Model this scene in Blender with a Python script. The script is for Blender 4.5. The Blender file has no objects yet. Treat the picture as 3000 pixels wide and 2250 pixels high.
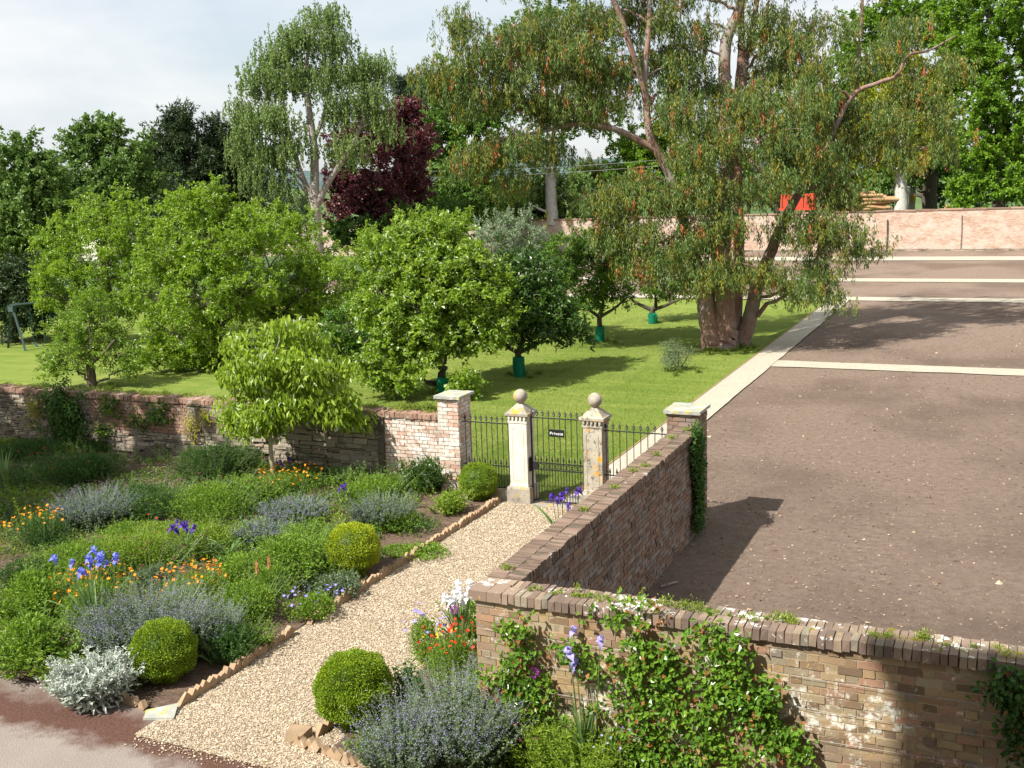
import bpy, math, random
import numpy as np
from mathutils import Vector, Matrix, Quaternion
SC = bpy.context.scene
# ------------------------------------------------------------------ camera
CAM_F = 3202.1            # focal length in pixels of a 3000 px wide frame
_pit, _roll, _ya = math.radians(10.567), math.radians(-1.988), math.radians(24.582)
_cp, _sp = math.cos(_pit), math.sin(_pit)
_F = np.array([0, _cp, -_sp]); _U = np.array([0, _sp, _cp]); _R = np.array([1., 0, 0])
_cr, _sr = math.cos(_roll), math.sin(_roll)
_R, _U = _cr * _R + _sr * _U, -_sr * _R + _cr * _U
_c, _s = math.cos(_ya), math.sin(_ya)
_M = np.array([[_c, -_s, 0], [_s, _c, 0], [0, 0, 1]])
VF, VR, VU = _M @ _F, _M @ _R, _M @ _U
EYE = np.array([0., 0., 6.0])
cam = bpy.data.cameras.new("camera")
cam.sensor_width = 36; cam.lens = CAM_F / 3000 * 36; cam.clip_start = .05; cam.clip_end = 20000
co = bpy.data.objects.new("camera", cam); SC.collection.objects.link(co)
m = Matrix.Identity(4)
for i in range(3):
    m[i][0] = VR[i]; m[i][1] = VU[i]; m[i][2] = -VF[i]; m[i][3] = EYE[i]
co.matrix_world = m
SC.camera = co
# ------------------------------------------------------------------ light
SUN = np.array([-.50, -.72, 1.0]); SUN /= np.linalg.norm(SUN)
SC.view_settings.view_transform = 'Standard'; SC.view_settings.look = 'None'
SC.view_settings.exposure = 0.88; SC.view_settings.gamma = 1
SC.view_settings.use_curve_mapping = False
sl = bpy.data.lights.new("sun", 'SUN'); sl.energy = 5.0; sl.angle = math.radians(.6); sl.color = (1, .955, .88)
so = bpy.data.objects.new("sun", sl); SC.collection.objects.link(so)
so.rotation_mode = 'QUATERNION'; so.rotation_quaternion = Vector(-SUN).to_track_quat('-Z', 'Y')
W = bpy.data.worlds.new("World"); SC.world = W; W.use_nodes = True
wt = W.node_tree; wt.nodes.clear()
def wn(t, **k):
    n = wt.nodes.new(t)
    for a, b in k.items(): setattr(n, a, b)
    return n
sky = wn('ShaderNodeTexSky', sky_type='NISHITA', sun_disc=False)
sky.sun_elevation = math.asin(SUN[2]); sky.sun_rotation = math.atan2(SUN[0], SUN[1]); sky.altitude = 80
sky.air_density = 1.0; sky.dust_density = 1.5
tc = wn('ShaderNodeTexCoord'); mp = wn('ShaderNodeMapping'); mp.inputs['Scale'].default_value = (1, 1, 2.6)
mp.inputs['Location'].default_value = (3.3, 1.7, .35)
nz = wn('ShaderNodeTexNoise'); nz.inputs['Scale'].default_value = 4.2; nz.inputs['Detail'].default_value = 7; nz.inputs['Roughness'].default_value = .52
cr = wn('ShaderNodeValToRGB'); cr.color_ramp.elements[0].position = .36; cr.color_ramp.elements[1].position = .60
cr.color_ramp.elements[0].color = (.55, .55, .55, 1); cr.color_ramp.elements[1].color = (.97, .97, .97, 1)
nz2 = wn('ShaderNodeTexNoise'); nz2.inputs['Scale'].default_value = 7; nz2.inputs['Detail'].default_value = 6
cr2 = wn('ShaderNodeValToRGB'); cr2.color_ramp.elements[0].position = .35; cr2.color_ramp.elements[1].position = .68
cr2.color_ramp.elements[0].color = (5.2, 5.5, 5.75, 1); cr2.color_ramp.elements[1].color = (6.35, 6.4, 6.4, 1)
mx = wn('ShaderNodeMix', data_type='RGBA')
bg = wn('ShaderNodeBackground'); bg.inputs['Strength'].default_value = .088
wo = wn('ShaderNodeOutputWorld')
L = wt.links.new
L(tc.outputs['Generated'], mp.inputs[0]); L(mp.outputs[0], nz.inputs[0]); L(mp.outputs[0], nz2.inputs[0])
L(nz.outputs[0], cr.inputs[0]); L(nz2.outputs[0], cr2.inputs[0])
L(cr.outputs[0], mx.inputs[0]); L(sky.outputs[0], mx.inputs[6]); L(cr2.outputs[0], mx.inputs[7])
L(mx.outputs[2], bg.inputs[0]); L(bg.outputs[0], wo.inputs[0])
SC.cycles.max_bounces = 6; SC.cycles.diffuse_bounces = 3; SC.cycles.transmission_bounces = 4
SC.cycles.transparent_max_bounces = 4
try: SC.cycles.use_denoising = True
except Exception: pass

# ------------------------------------------------------------------ places
def ray(x, y): return VF + VR * (x - 1500) / CAM_F - VU * (y - 1125) / CAM_F
def gz(x, y, z=0.):
    r = ray(x, y); return EYE + r * (z - EYE[2]) / r[2]
def at(x, y, d): return EYE + ray(x, y) * d
def wy(x, y, Y):
    r = ray(x, y); return EYE + r * (Y - EYE[1]) / r[1]
def depth(P): return float((np.array(P) - EYE) @ VF)
UP = np.array([0, 0, 1.])
FH = np.array([VF[0], VF[1], 0]); FH /= np.linalg.norm(FH)
RH = np.array([FH[1], -FH[0], 0])

# ------------------------------------------------------------------ mesh helpers
class MB:
    """collects vertices and faces (numpy) and links them as ONE mesh object"""
    def __init__(s): s.V = []; s.F = []; s.n = 0
    def add(s, V, F, mat=0):
        V = np.asarray(V, float).reshape(-1, 3); F = np.asarray(F, int)
        if len(V) == 0: return s
        mt = np.full(len(F), mat) if np.isscalar(mat) else np.asarray(mat)
        s.V.append(V); s.F.append((F + s.n, mt)); s.n += len(V); return s
    def build(s, name, mats, parent=None, smooth=False, loc=None):
        me = bpy.data.meshes.new(name)
        if s.V:
            V = np.concatenate(s.V)
            if loc is not None: V = V - np.asarray(loc)
            me.vertices.add(len(V)); me.vertices.foreach_set('co', V.astype(np.float32).ravel())
            loops = np.concatenate([f.ravel() for f, _ in s.F]).astype(np.int32)
            tot = np.concatenate([np.full(len(f), f.shape[1]) for f, _ in s.F])
            st = np.concatenate([[0], np.cumsum(tot)[:-1]]).astype(np.int32)
            me.loops.add(len(loops)); me.loops.foreach_set('vertex_index', loops)
            me.polygons.add(len(tot)); me.polygons.foreach_set('loop_start', st)
            me.polygons.foreach_set('material_index', np.concatenate([mm for _, mm in s.F]).astype(np.int32))
            me.polygons.foreach_set('use_smooth', np.full(len(tot), bool(smooth)))
            me.update(calc_edges=True)
        if not isinstance(mats, (list, tuple)): mats = [mats]
        for k in mats: me.materials.append(k)
        o = bpy.data.objects.new(name, me); SC.collection.objects.link(o)
        if loc is not None and parent is None: o.location = Vector(loc)
        if parent is not None: o.parent = parent
        return o
def tag(o, label=None, cat=None, group=None, kind=None):
    if label: o['label'] = label
    if cat: o['category'] = cat
    if group: o['group'] = group
    if kind: o['kind'] = kind
    return o
def thing(name, label, cat, loc, group=None):
    o = bpy.data.objects.new(name, None); SC.collection.objects.link(o); o.location = Vector(loc)
    o.empty_display_size = .1
    return tag(o, label, cat, group)
def unit(a): return a / np.maximum(np.linalg.norm(a, axis=-1, keepdims=True), 1e-9)
BOXF = np.array([[0, 3, 2, 1], [4, 5, 6, 7], [0, 1, 5, 4], [1, 2, 6, 5], [2, 3, 7, 6], [3, 0, 4, 7]])
BOXC = np.array([[-1, -1, -1], [1, -1, -1], [1, 1, -1], [-1, 1, -1], [-1, -1, 1], [1, -1, 1], [1, 1, 1], [-1, 1, 1]], float)
def boxes(C, Hf, jit=0, rng=None, rot=None):
    """many boxes; rot = Nx3x3 optional"""
    C = np.asarray(C, float).reshape(-1, 3); Hf = np.broadcast_to(np.asarray(Hf, float), C.shape)
    V = BOXC[None] * Hf[:, None]
    if jit: V = V + rng.normal(0, jit, V.shape)
    if rot is not None: V = np.einsum('nij,nkj->nki', rot, V)
    V = V + C[:, None]
    F = BOXF[None] + (np.arange(len(C)) * 8)[:, None, None]
    return V.reshape(-1, 3), F.reshape(-1, 4)
def box(a, b):
    a = np.array(a, float); b = np.array(b, float)
    return boxes((a + b) / 2, np.abs(b - a) / 2)
def tube(P, R, n=6, cap=True):
    P = np.asarray(P, float); k = len(P); R = np.broadcast_to(np.asarray(R, float), (k,))
    T = np.gradient(P, axis=0); T = unit(T)
    ref = np.array([0, 0, 1.]) if abs(T[0, 2]) < .9 else np.array([1., 0, 0])
    A = unit(np.cross(T, ref)); B = np.cross(T, A)
    a = np.arange(n) * 2 * math.pi / n
    V = P[:, None] + R[:, None, None] * (np.cos(a)[None, :, None] * A[:, None] + np.sin(a)[None, :, None] * B[:, None])
    i = np.arange(k - 1)[:, None] * n; j = np.arange(n)[None]; j2 = (j + 1) % n
    F = np.stack([i + j, i + n + j, i + n + j2, i + j2], -1).reshape(-1, 4)
    V = V.reshape(-1, 3)
    if cap:
        V = np.vstack([V, P[-1] + T[-1] * R[-1] * .5])
        e = len(V) - 1; j = np.arange(n); b = (k - 1) * n
        C = np.stack([b + j, np.full(n, e), np.full(n, e), b + (j + 1) % n], -1)
        F = np.vstack([F, C[:, [0, 1, 3, 3]]])
        F = F  # degenerate quads kept as triangles below
        return V, F[:-n], np.stack([b + j, np.full(n, e), b + (j + 1) % n], -1)
    return V, F, None
def addtube(mb, P, R, n=6, mat=0):
    V, F, T = tube(P, R, n)
    base = mb.n; mb.add(V, F, mat)
    if T is not None:
        mb.F.append((T + base, np.full(len(T), mat)))
def lathe(prof, n=16, c=(0, 0, 0)):
    prof = np.array(prof, float); k = len(prof); a = np.arange(n) * 2 * math.pi / n
    V = np.stack([prof[:, None, 0] * np.cos(a), prof[:, None, 0] * np.sin(a), np.repeat(prof[:, 1:2], n, 1)], -1) + np.array(c)
    i = np.arange(k - 1)[:, None] * n; j = np.arange(n)[None]; j2 = (j + 1) % n
    return V.reshape(-1, 3), np.stack([i + j, i + j2, i + n + j2, i + n + j], -1).reshape(-1, 4)
def leaves(P, D, N, Ln, Wd, fold=.25):
    """one folded diamond per leaf"""
    k = len(P); Ln = np.broadcast_to(Ln, (k,))[:, None]; Wd = np.broadcast_to(Wd, (k,))[:, None]
    D = unit(D); S = unit(np.cross(D, N)); Nn = np.cross(S, D)
    mid = P + D * Ln * .48
    V = np.stack([P, mid + S * Wd * .5 + Nn * Wd * fold, P + D * Ln - Nn * Ln * .1, mid - S * Wd * .5 + Nn * Wd * fold], 1)
    return V.reshape(-1, 3), np.arange(4 * k).reshape(k, 4)
def smoothpath(P, k=6):
    """Catmull-Rom through points (last columns may be radii)"""
    P = np.asarray(P, float); Q = np.vstack([2 * P[0] - P[1], P, 2 * P[-1] - P[-2]]); out = []
    for i in range(1, len(Q) - 2):
        p0, p1, p2, p3 = Q[i - 1], Q[i], Q[i + 1], Q[i + 2]
        for t in np.arange(k) / k:
            out.append(.5 * ((2 * p1) + (-p0 + p2) * t + (2 * p0 - 5 * p1 + 4 * p2 - p3) * t * t + (-p0 + 3 * p1 - 3 * p2 + p3) * t ** 3))
    out.append(P[-1]); return np.array(out)
def rocks(P, S, rng):
    """irregular flattened octahedra"""
    k = len(P); O = np.array([[1, 0, 0], [0, 1, 0], [-1, 0, 0], [0, -1, 0], [0, 0, 1], [0, 0, -.6]], float)
    V = O[None] * (S[:, None, None] * rng.uniform(.6, 1.3, (k, 6, 1))) * np.array([1, 1, .55])
    V = V + rng.normal(0, .16, V.shape) * S[:, None, None]
    a = rng.uniform(0, 6.28, k); c, s = np.cos(a), np.sin(a)
    X = V[..., 0] * c[:, None] - V[..., 1] * s[:, None]; Y = V[..., 0] * s[:, None] + V[..., 1] * c[:, None]
    V = np.stack([X, Y, V[..., 2]], -1) + P[:, None]
    T = np.array([[0, 1, 4], [1, 2, 4], [2, 3, 4], [3, 0, 4], [1, 0, 5], [2, 1, 5], [3, 2, 5], [0, 3, 5]])
    return V.reshape(-1, 3), (T[None] + (np.arange(k) * 6)[:, None, None]).reshape(-1, 3)
def fnoise(x, y, seed=0, sc=1., oct=4):
    """cheap smooth value noise, vectorised"""
    out = 0; amp = 1; tot = 0
    for o in range(oct):
        X = x / sc * 2 ** o + 17.3 * o + seed * 3.7; Y = y / sc * 2 ** o + 9.1 * o - seed * 1.9
        xi = np.floor(X); yi = np.floor(Y); fx = X - xi; fy = Y - yi
        fx = fx * fx * (3 - 2 * fx); fy = fy * fy * (3 - 2 * fy)
        h = lambda a, b: np.modf(np.abs(np.sin(a * 127.1 + b * 311.7) * 43758.5453))[0]
        v = (h(xi, yi) * (1 - fx) + h(xi + 1, yi) * fx) * (1 - fy) + (h(xi, yi + 1) * (1 - fx) + h(xi + 1, yi + 1) * fx) * fy
        out = out + amp * v; tot += amp; amp *= .5
    return out / tot * 2 - 1
# ------------------------------------------------------------------ materials
class NT:
    def __init__(s, name):
        s.m = bpy.data.materials.new(name); s.m.use_nodes = True; s.t = s.m.node_tree
        s.p = s.t.nodes['Principled BSDF']; s.o = s.t.nodes['Material Output']
        s.tc = s.t.nodes.new('ShaderNodeTexCoord'); s.geo = s.t.nodes.new('ShaderNodeNewGeometry')
    def n(s, t, **k):
        a = s.t.nodes.new(t)
        for q, v in k.items():
            if q.startswith('i_'): a.inputs[q[2:].replace('_', ' ')].default_value = v
            else: setattr(a, q, v)
        return a
    def l(s, a, b): s.t.links.new(a, b)
    def noise(s, scale, detail=5, rough=.55, stretch=None, co='Object', w=None):
        a = s.n('ShaderNodeTexNoise'); a.inputs['Scale'].default_value = scale; a.inputs['Detail'].default_value = detail
        a.inputs['Roughness'].default_value = rough
        src = s.tc.outputs[co] if co != 'Position' else s.geo.outputs['Position']
        if stretch:
            mpn = s.n('ShaderNodeMapping'); mpn.inputs['Scale'].default_value = stretch; s.l(src, mpn.inputs[0]); src = mpn.outputs[0]
        s.l(src, a.inputs['Vector']); return a.outputs[0]
    def ramp(s, f, stops, mode='LINEAR'):
        r = s.n('ShaderNodeValToRGB'); e = r.color_ramp.elements; r.color_ramp.interpolation = mode
        for i, (p, c) in enumerate(stops):
            q = e[i] if i < 2 else e.new(p)
            q.position = p; q.color = (*c, 1) if len(c) == 3 else c
        s.l(f, r.inputs[0]); return r.outputs[0]
    def mask(s, f, a, b): return s.ramp(f, [(a, (0, 0, 0)), (b, (1, 1, 1))])
    def mix(s, f, a, b, mode='MIX'):
        x = s.n('ShaderNodeMix', data_type='RGBA', blend_type=mode)
        for i, v in ((0, f), (6, a), (7, b)):
            if isinstance(v, (int, float)): x.inputs[i].default_value = v
            elif isinstance(v, tuple): x.inputs[i].default_value = (*v, 1)
            else: s.l(v, x.inputs[i])
        return x.outputs[2]
    def math(s, op, a, b=0.):
        x = s.n('ShaderNodeMath', operation=op)
        for i, v in ((0, a), (1, b)):
            if isinstance(v, (int, float)): x.inputs[i].default_value = v
            else: s.l(v, x.inputs[i])
        return x.outputs[0]
    def bump(s, h, strength=.5, dist=.02):
        b = s.n('ShaderNodeBump'); b.inputs['Strength'].default_value = strength; b.inputs['Distance'].default_value = dist
        s.l(h, b.inputs['Height']); s.l(b.outputs[0], s.p.inputs['Normal'])
    def col(s, c):
        if isinstance(c, tuple): s.p.inputs['Base Color'].default_value = (*c, 1)
        else: s.l(c, s.p.inputs['Base Color'])
    def rough(s, r=.8, spec=.3):
        s.p.inputs['Roughness'].default_value = r; s.p.inputs['Specular IOR Level'].default_value = spec
def leafmat(name, cols, trans=.35, tcol=None, rough=.5, spec=.35, nscale=.8):
    t = NT(name); st = [(i / max(1, len(cols) - 1), c) for i, c in enumerate(cols)]
    if len(st) < 2: st = [(0, cols[0]), (1, cols[0])]
    rnd = t.geo.outputs['Random Per Island']
    nz = t.noise(nscale, 2, .5, co='Position')
    f = t.math('ADD', t.math('MULTIPLY', rnd, .62), t.math('MULTIPLY', nz, .75)); f = t.math('SUBTRACT', f, .19)
    c = t.ramp(f, st); t.col(c); t.rough(rough, spec)
    tr = t.n('ShaderNodeBsdfTranslucent'); tc2 = t.mix(.35, c, tcol or tuple(min(1, x * 1.6) for x in cols[-1])); t.l(tc2, tr.inputs[0])
    ms = t.n('ShaderNodeMixShader'); ms.inputs[0].default_value = trans
    t.l(t.p.outputs[0], ms.inputs[1]); t.l(tr.outputs[0], ms.inputs[2]); t.l(ms.outputs[0], t.o.inputs[0])
    return t.m
def plain(name, c, r=.7, spec=.3, metal=0., vary=0.12, sc=14):
    t = NT(name); f = t.noise(sc, 4, co='Object')
    a = tuple(max(0, x * (1 - vary)) for x in c); b = tuple(min(1, x * (1 + vary)) for x in c)
    t.col(t.ramp(f, [(.3, a), (.7, b)])); t.rough(r, spec); t.p.inputs['Metallic'].default_value = metal
    return t.m
def petal(name, c1, c2, trans=.25):
    return leafmat(name, [c1, c2], trans, c2, .6, .2)
def bark(name, a, b, c=None, sx=(6, 6, 1.2), bs=.6):
    t = NT(name); f = t.noise(2.2, 8, .65, sx); f2 = t.noise(1.1, 3, co='Object')
    col = t.ramp(f, [(.3, a), (.6, b)])
    if c: col = t.mix(t.math('MULTIPLY', t.mask(f2, .50, .64), .75), col, c)
    t.col(col); t.rough(.9, .15); t.bump(f, bs, .04); return t.m
# leaves
ML = {
 'box': leafmat('box_leaf', [(0.075, 0.149, 0.006), (0.175, 0.276, 0.010), (0.350, 0.448, 0.020)], .22, nscale=5),
 'goldbox': leafmat('golden_box_leaf', [(0.125, 0.200, 0.006), (0.300, 0.388, 0.010), (0.550, 0.562, 0.020)], .25, nscale=5),
 'apple': leafmat('apple_leaf', [(0.072, 0.150, 0.013), (0.167, 0.281, 0.022), (0.319, 0.425, 0.050)], .47, (.34, .5, .04), .42, .45, .9),
 'appledark': leafmat('dark_apple_leaf', [(0.039, 0.100, 0.013), (0.091, 0.200, 0.020), (0.169, 0.300, 0.033)], .4, (.25, .42, .04), .42, .45, .9),
 'apple2': leafmat('fresh_fruit_leaf', [(0.098, 0.188, 0.011), (0.210, 0.338, 0.020), (0.390, 0.500, 0.044)], .48, (.38, .56, .05), .38, .5, .9),
 'limey': leafmat('pear_leaf', [(0.127, 0.220, 0.015), (0.265, 0.396, 0.030), (0.437, 0.550, 0.070)], .45, (.5, .62, .08), .45, .4, 1.3),
 'pale': leafmat('pale_underside_leaf', [(.35, .45, .22), (.6, .66, .42)], .3, nscale=3),
 'silver': leafmat('silver_pear_leaf', [(.11, .16, .09), (.22, .30, .17), (.36, .42, .28)], .3, nscale=1),
 'magnolia': leafmat('glossy_dark_leaf', [(.022, .06, .010), (.05, .115, .016), (.10, .19, .03)], .28, (.2, .34, .04), .33, .5, 1),
 'euc': leafmat('eucalyptus_leaf', [(0.046, 0.094, 0.024), (0.117, 0.194, 0.044), (0.247, 0.312, 0.072)], .3, (.28, .3, .07), .42, .4, .5),
 'eucyel': leafmat('young_eucalyptus_leaf', [(.17, .19, .03), (.30, .28, .04)], .35, (.4, .38, .05), .45, .35, .5),
 'eucred': leafmat('red_eucalyptus_twig', [(.34, .09, .03), (.55, .20, .07)], .3, (.6, .2, .05)),
 'birch': leafmat('birch_leaf', [(0.099, 0.161, 0.045), (0.176, 0.259, 0.070), (0.286, 0.380, 0.120)], .38, (.3, .4, .1), .45, .35, .3),
 'yew': leafmat('yew_leaf', [(0.016, 0.035, 0.012), (0.041, 0.074, 0.022), (0.074, 0.115, 0.030)], .12, nscale=.4),
 'beech': leafmat('copper_beech_leaf', [(.045, .014, .020), (.11, .032, .042), (.24, .085, .085)], .25, (.3, .03, .04), .4, .4, .4),
 'pine': leafmat('pine_needle', [(.022, .045, .022), (.05, .085, .04)], .1, nscale=.4),
 'syc': leafmat('sycamore_leaf', [(0.049, 0.117, 0.018), (0.112, 0.221, 0.029), (0.203, 0.338, 0.044)], .33, (.2, .34, .04), .45, .4, .3),
 'dusk': leafmat('dull_tree_leaf', [(0.060, 0.119, 0.026), (0.128, 0.217, 0.043), (0.232, 0.329, 0.072)], .3, (.16, .27, .06), .45, .35, .3),
 'bright': leafmat('bright_tree_leaf', [(0.065, 0.144, 0.011), (0.143, 0.276, 0.020), (0.273, 0.408, 0.033)], .42, (.34, .5, .04), .45, .35, .3),
 'golden': leafmat('golden_tree_leaf', [(.17, .24, .02), (.38, .42, .04), (.62, .62, .10)], .42, (.8, .8, .12), .5, .3, .35),
 'willow': leafmat('willow_leaf', [(.08, .12, .02), (.17, .22, .035), (.28, .32, .05)], .38, (.4, .45, .06), nscale=.4),
 'ivy': leafmat('ivy_leaf', [(.02, .06, .012), (.05, .12, .018), (.13, .24, .03)], .25, nscale=3),
 'herb': leafmat('herb_leaf', [(0.065, 0.144, 0.013), (0.156, 0.270, 0.022), (0.299, 0.420, 0.044)], .36, (.3, .5, .04), nscale=2.5),
 'herbyel': leafmat('yellowish_herb_leaf', [(.09, .17, .012), (.19, .30, .02), (.32, .42, .04)], .38, (.45, .6, .05), nscale=2.5),
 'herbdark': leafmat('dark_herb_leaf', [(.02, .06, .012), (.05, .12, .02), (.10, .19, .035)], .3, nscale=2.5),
 'mint': leafmat('grey_green_leaf', [(.07, .115, .06), (.135, .195, .10), (.23, .29, .16)], .3, nscale=2.5),
 'mintfl': leafmat('lavender_floret', [(.20, .19, .33), (.31, .30, .50), (.42, .41, .60)], .2, nscale=4),
 'silverleaf': leafmat('woolly_silver_leaf', [(.24, .30, .24), (.42, .47, .40), (.62, .65, .58)], .15, nscale=4),
 'iris': leafmat('iris_blade', [(.06, .13, .04), (.13, .23, .07), (.24, .33, .10)], .3, nscale=3),
 'rose': leafmat('rose_leaf', [(.04, .11, .012), (.11, .23, .02), (.24, .38, .04)], .33, (.4, .5, .04), .3, .5, 3),
 'rosered': leafmat('young_rose_leaf', [(.2, .07, .03), (.36, .17, .05)], .3),
 'stem': leafmat('green_stem', [(.10, .16, .04), (.18, .24, .07)], .1, nscale=3),
 'moss': leafmat('moss_tuft', [(.22, .24, .02), (.42, .42, .03), (.5, .36, .05)], .2, nscale=8),
 'sedum': leafmat('wall_top_weed', [(.10, .17, .02), (.22, .30, .04), (.36, .40, .08)], .2, nscale=6),
 'grass': leafmat('grass_blade', [(.09, .15, .025), (.16, .23, .035), (.27, .30, .07)], .35, (.4, .5, .05), .6, .2, .25),
 'dry': leafmat('dry_stalk', [(.13, .09, .06), (.26, .20, .14), (.4, .33, .25)], .1, nscale=5),
}
MP = {
 'orange': petal('orange_petal', (.75, .20, .015), (.9, .36, .03)),
 'red': petal('red_petal', (.6, .02, .01), (.8, .06, .02)),
 'blueiris': petal('blue_iris_petal', (.10, .14, .62), (.26, .30, .82)),
 'purple': petal('deep_purple_petal', (.07, .03, .28), (.15, .07, .42)),
 'lilac': petal('lilac_petal', (.32, .28, .68), (.48, .44, .8)),
 'white': petal('white_petal', (.8, .8, .8), (.88, .88, .9)),
 'magenta': petal('magenta_floret', (.34, .02, .14), (.5, .06, .24)),
 'allium': petal('allium_floret', (.36, .08, .36), (.52, .14, .48)),
 'geran': petal('cranesbill_petal', (.22, .18, .66), (.36, .30, .8)),
 'yellow': petal('yellow_petal', (.8, .6, .02), (.85, .7, .05)),
 'pink': petal('coral_floret', (.75, .22, .16), (.85, .4, .28)),
}
MW = {
 'bark': bark('grey_brown_bark', (.07, .055, .045), (.20, .165, .135)),
 'darkbark': bark('dark_bark', (.035, .028, .022), (.11, .09, .07)),
 'eucbark': bark('eucalyptus_bark', (.15, .085, .06), (.28, .18, .135), (.25, .23, .205), (5, 5, .7), .5),
 'eucpale': bark('peeled_eucalyptus_bark', (.33, .30, .27), (.52, .47, .41), (.36, .24, .19), (4, 4, .8), .2),
 'birchbark': bark('birch_bark', (.13, .10, .09), (.33, .29, .26), (.20, .15, .12), (5, 5, 2)),
 'plane': bark('pale_plane_bark', (.26, .25, .22), (.48, .46, .42)),
 'greenbark': bark('smooth_green_bark', (.20, .18, .11), (.36, .33, .22)),
}
def brickmat(name, stops, lich=None, dirt=(.10, .085, .07), dirtmask=(.5, .7), white=None, wmask=(.56, .66), yel=None, zdark=None):
    t = NT(name); rnd = t.geo.outputs['Random Per Island']
    c = t.ramp(rnd, stops)
    f = t.noise(38, 6, .7, co='Position'); c = t.mix(t.math('MULTIPLY', f, .55), c, tuple(x * .55 for x in stops[len(stops) // 2][1]), 'MIX')
    d = t.noise(1.3, 7, .62, co='Position'); c = t.mix(t.math('MULTIPLY', t.mask(d, *dirtmask), .65), c, dirt)
    if white:
        w = t.noise(9, 8, .72, co='Position'); w0 = t.noise(1.7, 3, .5, co='Position')
        wm = t.mask(t.math('ADD', w, t.math('MULTIPLY', t.math('SUBTRACT', w0, .5), .55)), *wmask)
        c = t.mix(wm, c, white)
    if yel:
        y = t.noise(13, 6, .7, (1.3, 1.1, .9), 'Position'); c = t.mix(t.mask(y, .63, .68), c, yel)
    t.col(c); t.rough(.92, .15)
    h = t.noise(60, 5, .6, co='Position'); t.bump(h, .4, .008); return t.m
M = {}
M['brick_warm'] = brickmat('weathered_yellow_brick', [(0, (.15, .095, .06)), (.25, (.32, .20, .11)), (.5, (.42, .29, .15)), (.7, (.29, .24, .16)), (.85, (.40, .21, .13)), (1, (.22, .19, .15))],
    white=(.60, .58, .50), wmask=(.57, .68), yel=(.46, .36, .08), dirtmask=(.5, .7))
M['mortar_warm'] = brickmat('sandy_mortar', [(0, (.38, .31, .20)), (1, (.38, .31, .20))], dirt=(.2, .17, .12))
M['cope'] = brickmat('lichen_coping_brick', [(0, (.13, .09, .075)), (.35, (.24, .17, .13)), (.6, (.31, .23, .17)), (.85, (.36, .27, .18)), (1, (.24, .24, .19))],
    white=(.68, .67, .62), wmask=(.575, .61), yel=(.50, .30, .03), dirtmask=(.45, .7), dirt=(.09, .075, .06))
M['mortar_dark'] = brickmat('dark_mortar', [(0, (.13, .105, .075)), (1, (.13, .105, .075))], dirt=(.06, .05, .04), yel=(.30, .31, .03))
M['brick_dark'] = brickmat('damp_purple_brick', [(0, (.13, .09, .075)), (.3, (.24, .145, .105)), (.55, (.29, .19, .135)), (.8, (.22, .20, .19)), (1, (.34, .29, .24))],
    white=(.42, .40, .36), wmask=(.66, .74), yel=(.30, .30, .08), dirt=(.10, .09, .07), dirtmask=(.5, .8))
M['cope_red'] = brickmat('moss_red_coping_brick', [(0, (.13, .09, .07)), (.5, (.22, .15, .115)), (1, (.27, .20, .15))],
    white=(.55, .53, .48), wmask=(.66, .70), yel=(.33, .15, .04), dirt=(.14, .11, .08), dirtmask=(.42, .7))
M['brick_pink'] = brickmat('limewashed_pink_brick', [(0, (.50, .26, .17)), (.25, (.55, .38, .29)), (.6, (.60, .50, .42)), (1, (.62, .57, .51))],
    white=(.66, .63, .58), wmask=(.52, .62), dirt=(.20, .17, .13), dirtmask=(.56, .72))
M['mortar_pink'] = brickmat('lime_mortar', [(0, (.32, .27, .22)), (1, (.32, .27, .22))], dirt=(.12, .10, .08))
M['rubble'] = brickmat('grey_rubble_stone', [(0, (.19, .155, .12)), (.4, (.32, .27, .21)), (.75, (.40, .35, .28)), (1, (.33, .22, .16))],
    white=(.5, .48, .42), wmask=(.64, .72), yel=(.30, .24, .06), dirt=(.07, .06, .05), dirtmask=(.47, .66))
M['mortar_rubble'] = brickmat('dark_rubble_joint', [(0, (.11, .09, .07)), (1, (.11, .09, .07))])
M['cope_rear'] = brickmat('rear_coping_brick', [(0, (.20, .13, .10)), (.5, (.36, .22, .16)), (1, (.42, .27, .19))], white=(.4, .38, .33), wmask=(.62, .7), dirt=(.12, .10, .07), dirtmask=(.45, .7))
M['edge'] = brickmat('mossy_edging_brick', [(0, (.24, .15, .10)), (.4, (.34, .22, .13)), (.8, (.42, .31, .20)), (1, (.38, .34, .26))], white=(.5, .47, .38), wmask=(.6, .7), yel=(.30, .15, .04), dirt=(.10, .075, .05), dirtmask=(.5, .7))
def stone(name, a, b, spots=None, spots2=None, sm=(.58, .63), bs=.4):
    t = NT(name); f = t.noise(3, 8, .65, co='Position'); c = t.ramp(f, [(.32, a), (.62, b)])
    if spots: c = t.mix(t.mask(t.noise(14, 7, .75, (1, 1, .6), 'Position'), *sm), c, spots)
    if spots2: c = t.mix(t.mask(t.noise(5.5, 6, .7, (1, 1, .8), 'Position'), .57, .60), c, spots2)
    t.col(c); t.rough(.9, .15); t.bump(t.noise(45, 6, .7, co='Position'), bs, .01); return t.m
M['limestone'] = stone('pale_limestone', (.50, .46, .37), (.66, .62, .53), (.32, .29, .24), sm=(.66, .72))
M['limedark'] = stone('blackened_limestone', (.20, .18, .145), (.38, .34, .28), (.10, .09, .08), (.50, .30, .04))
M['limeorange'] = stone('orange_lichened_limestone', (.24, .21, .16), (.44, .40, .32), (.12, .11, .09), (.66, .30, .02), (.54, .60))
M['slab'] = stone('grey_slab_stone', (.24, .25, .21), (.38, .38, .33), (.50, .50, .46), (.42, .36, .10))
M['iron'] = plain('black_iron', (.022, .023, .024), .45, .45, .2, .4, 30)
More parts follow.
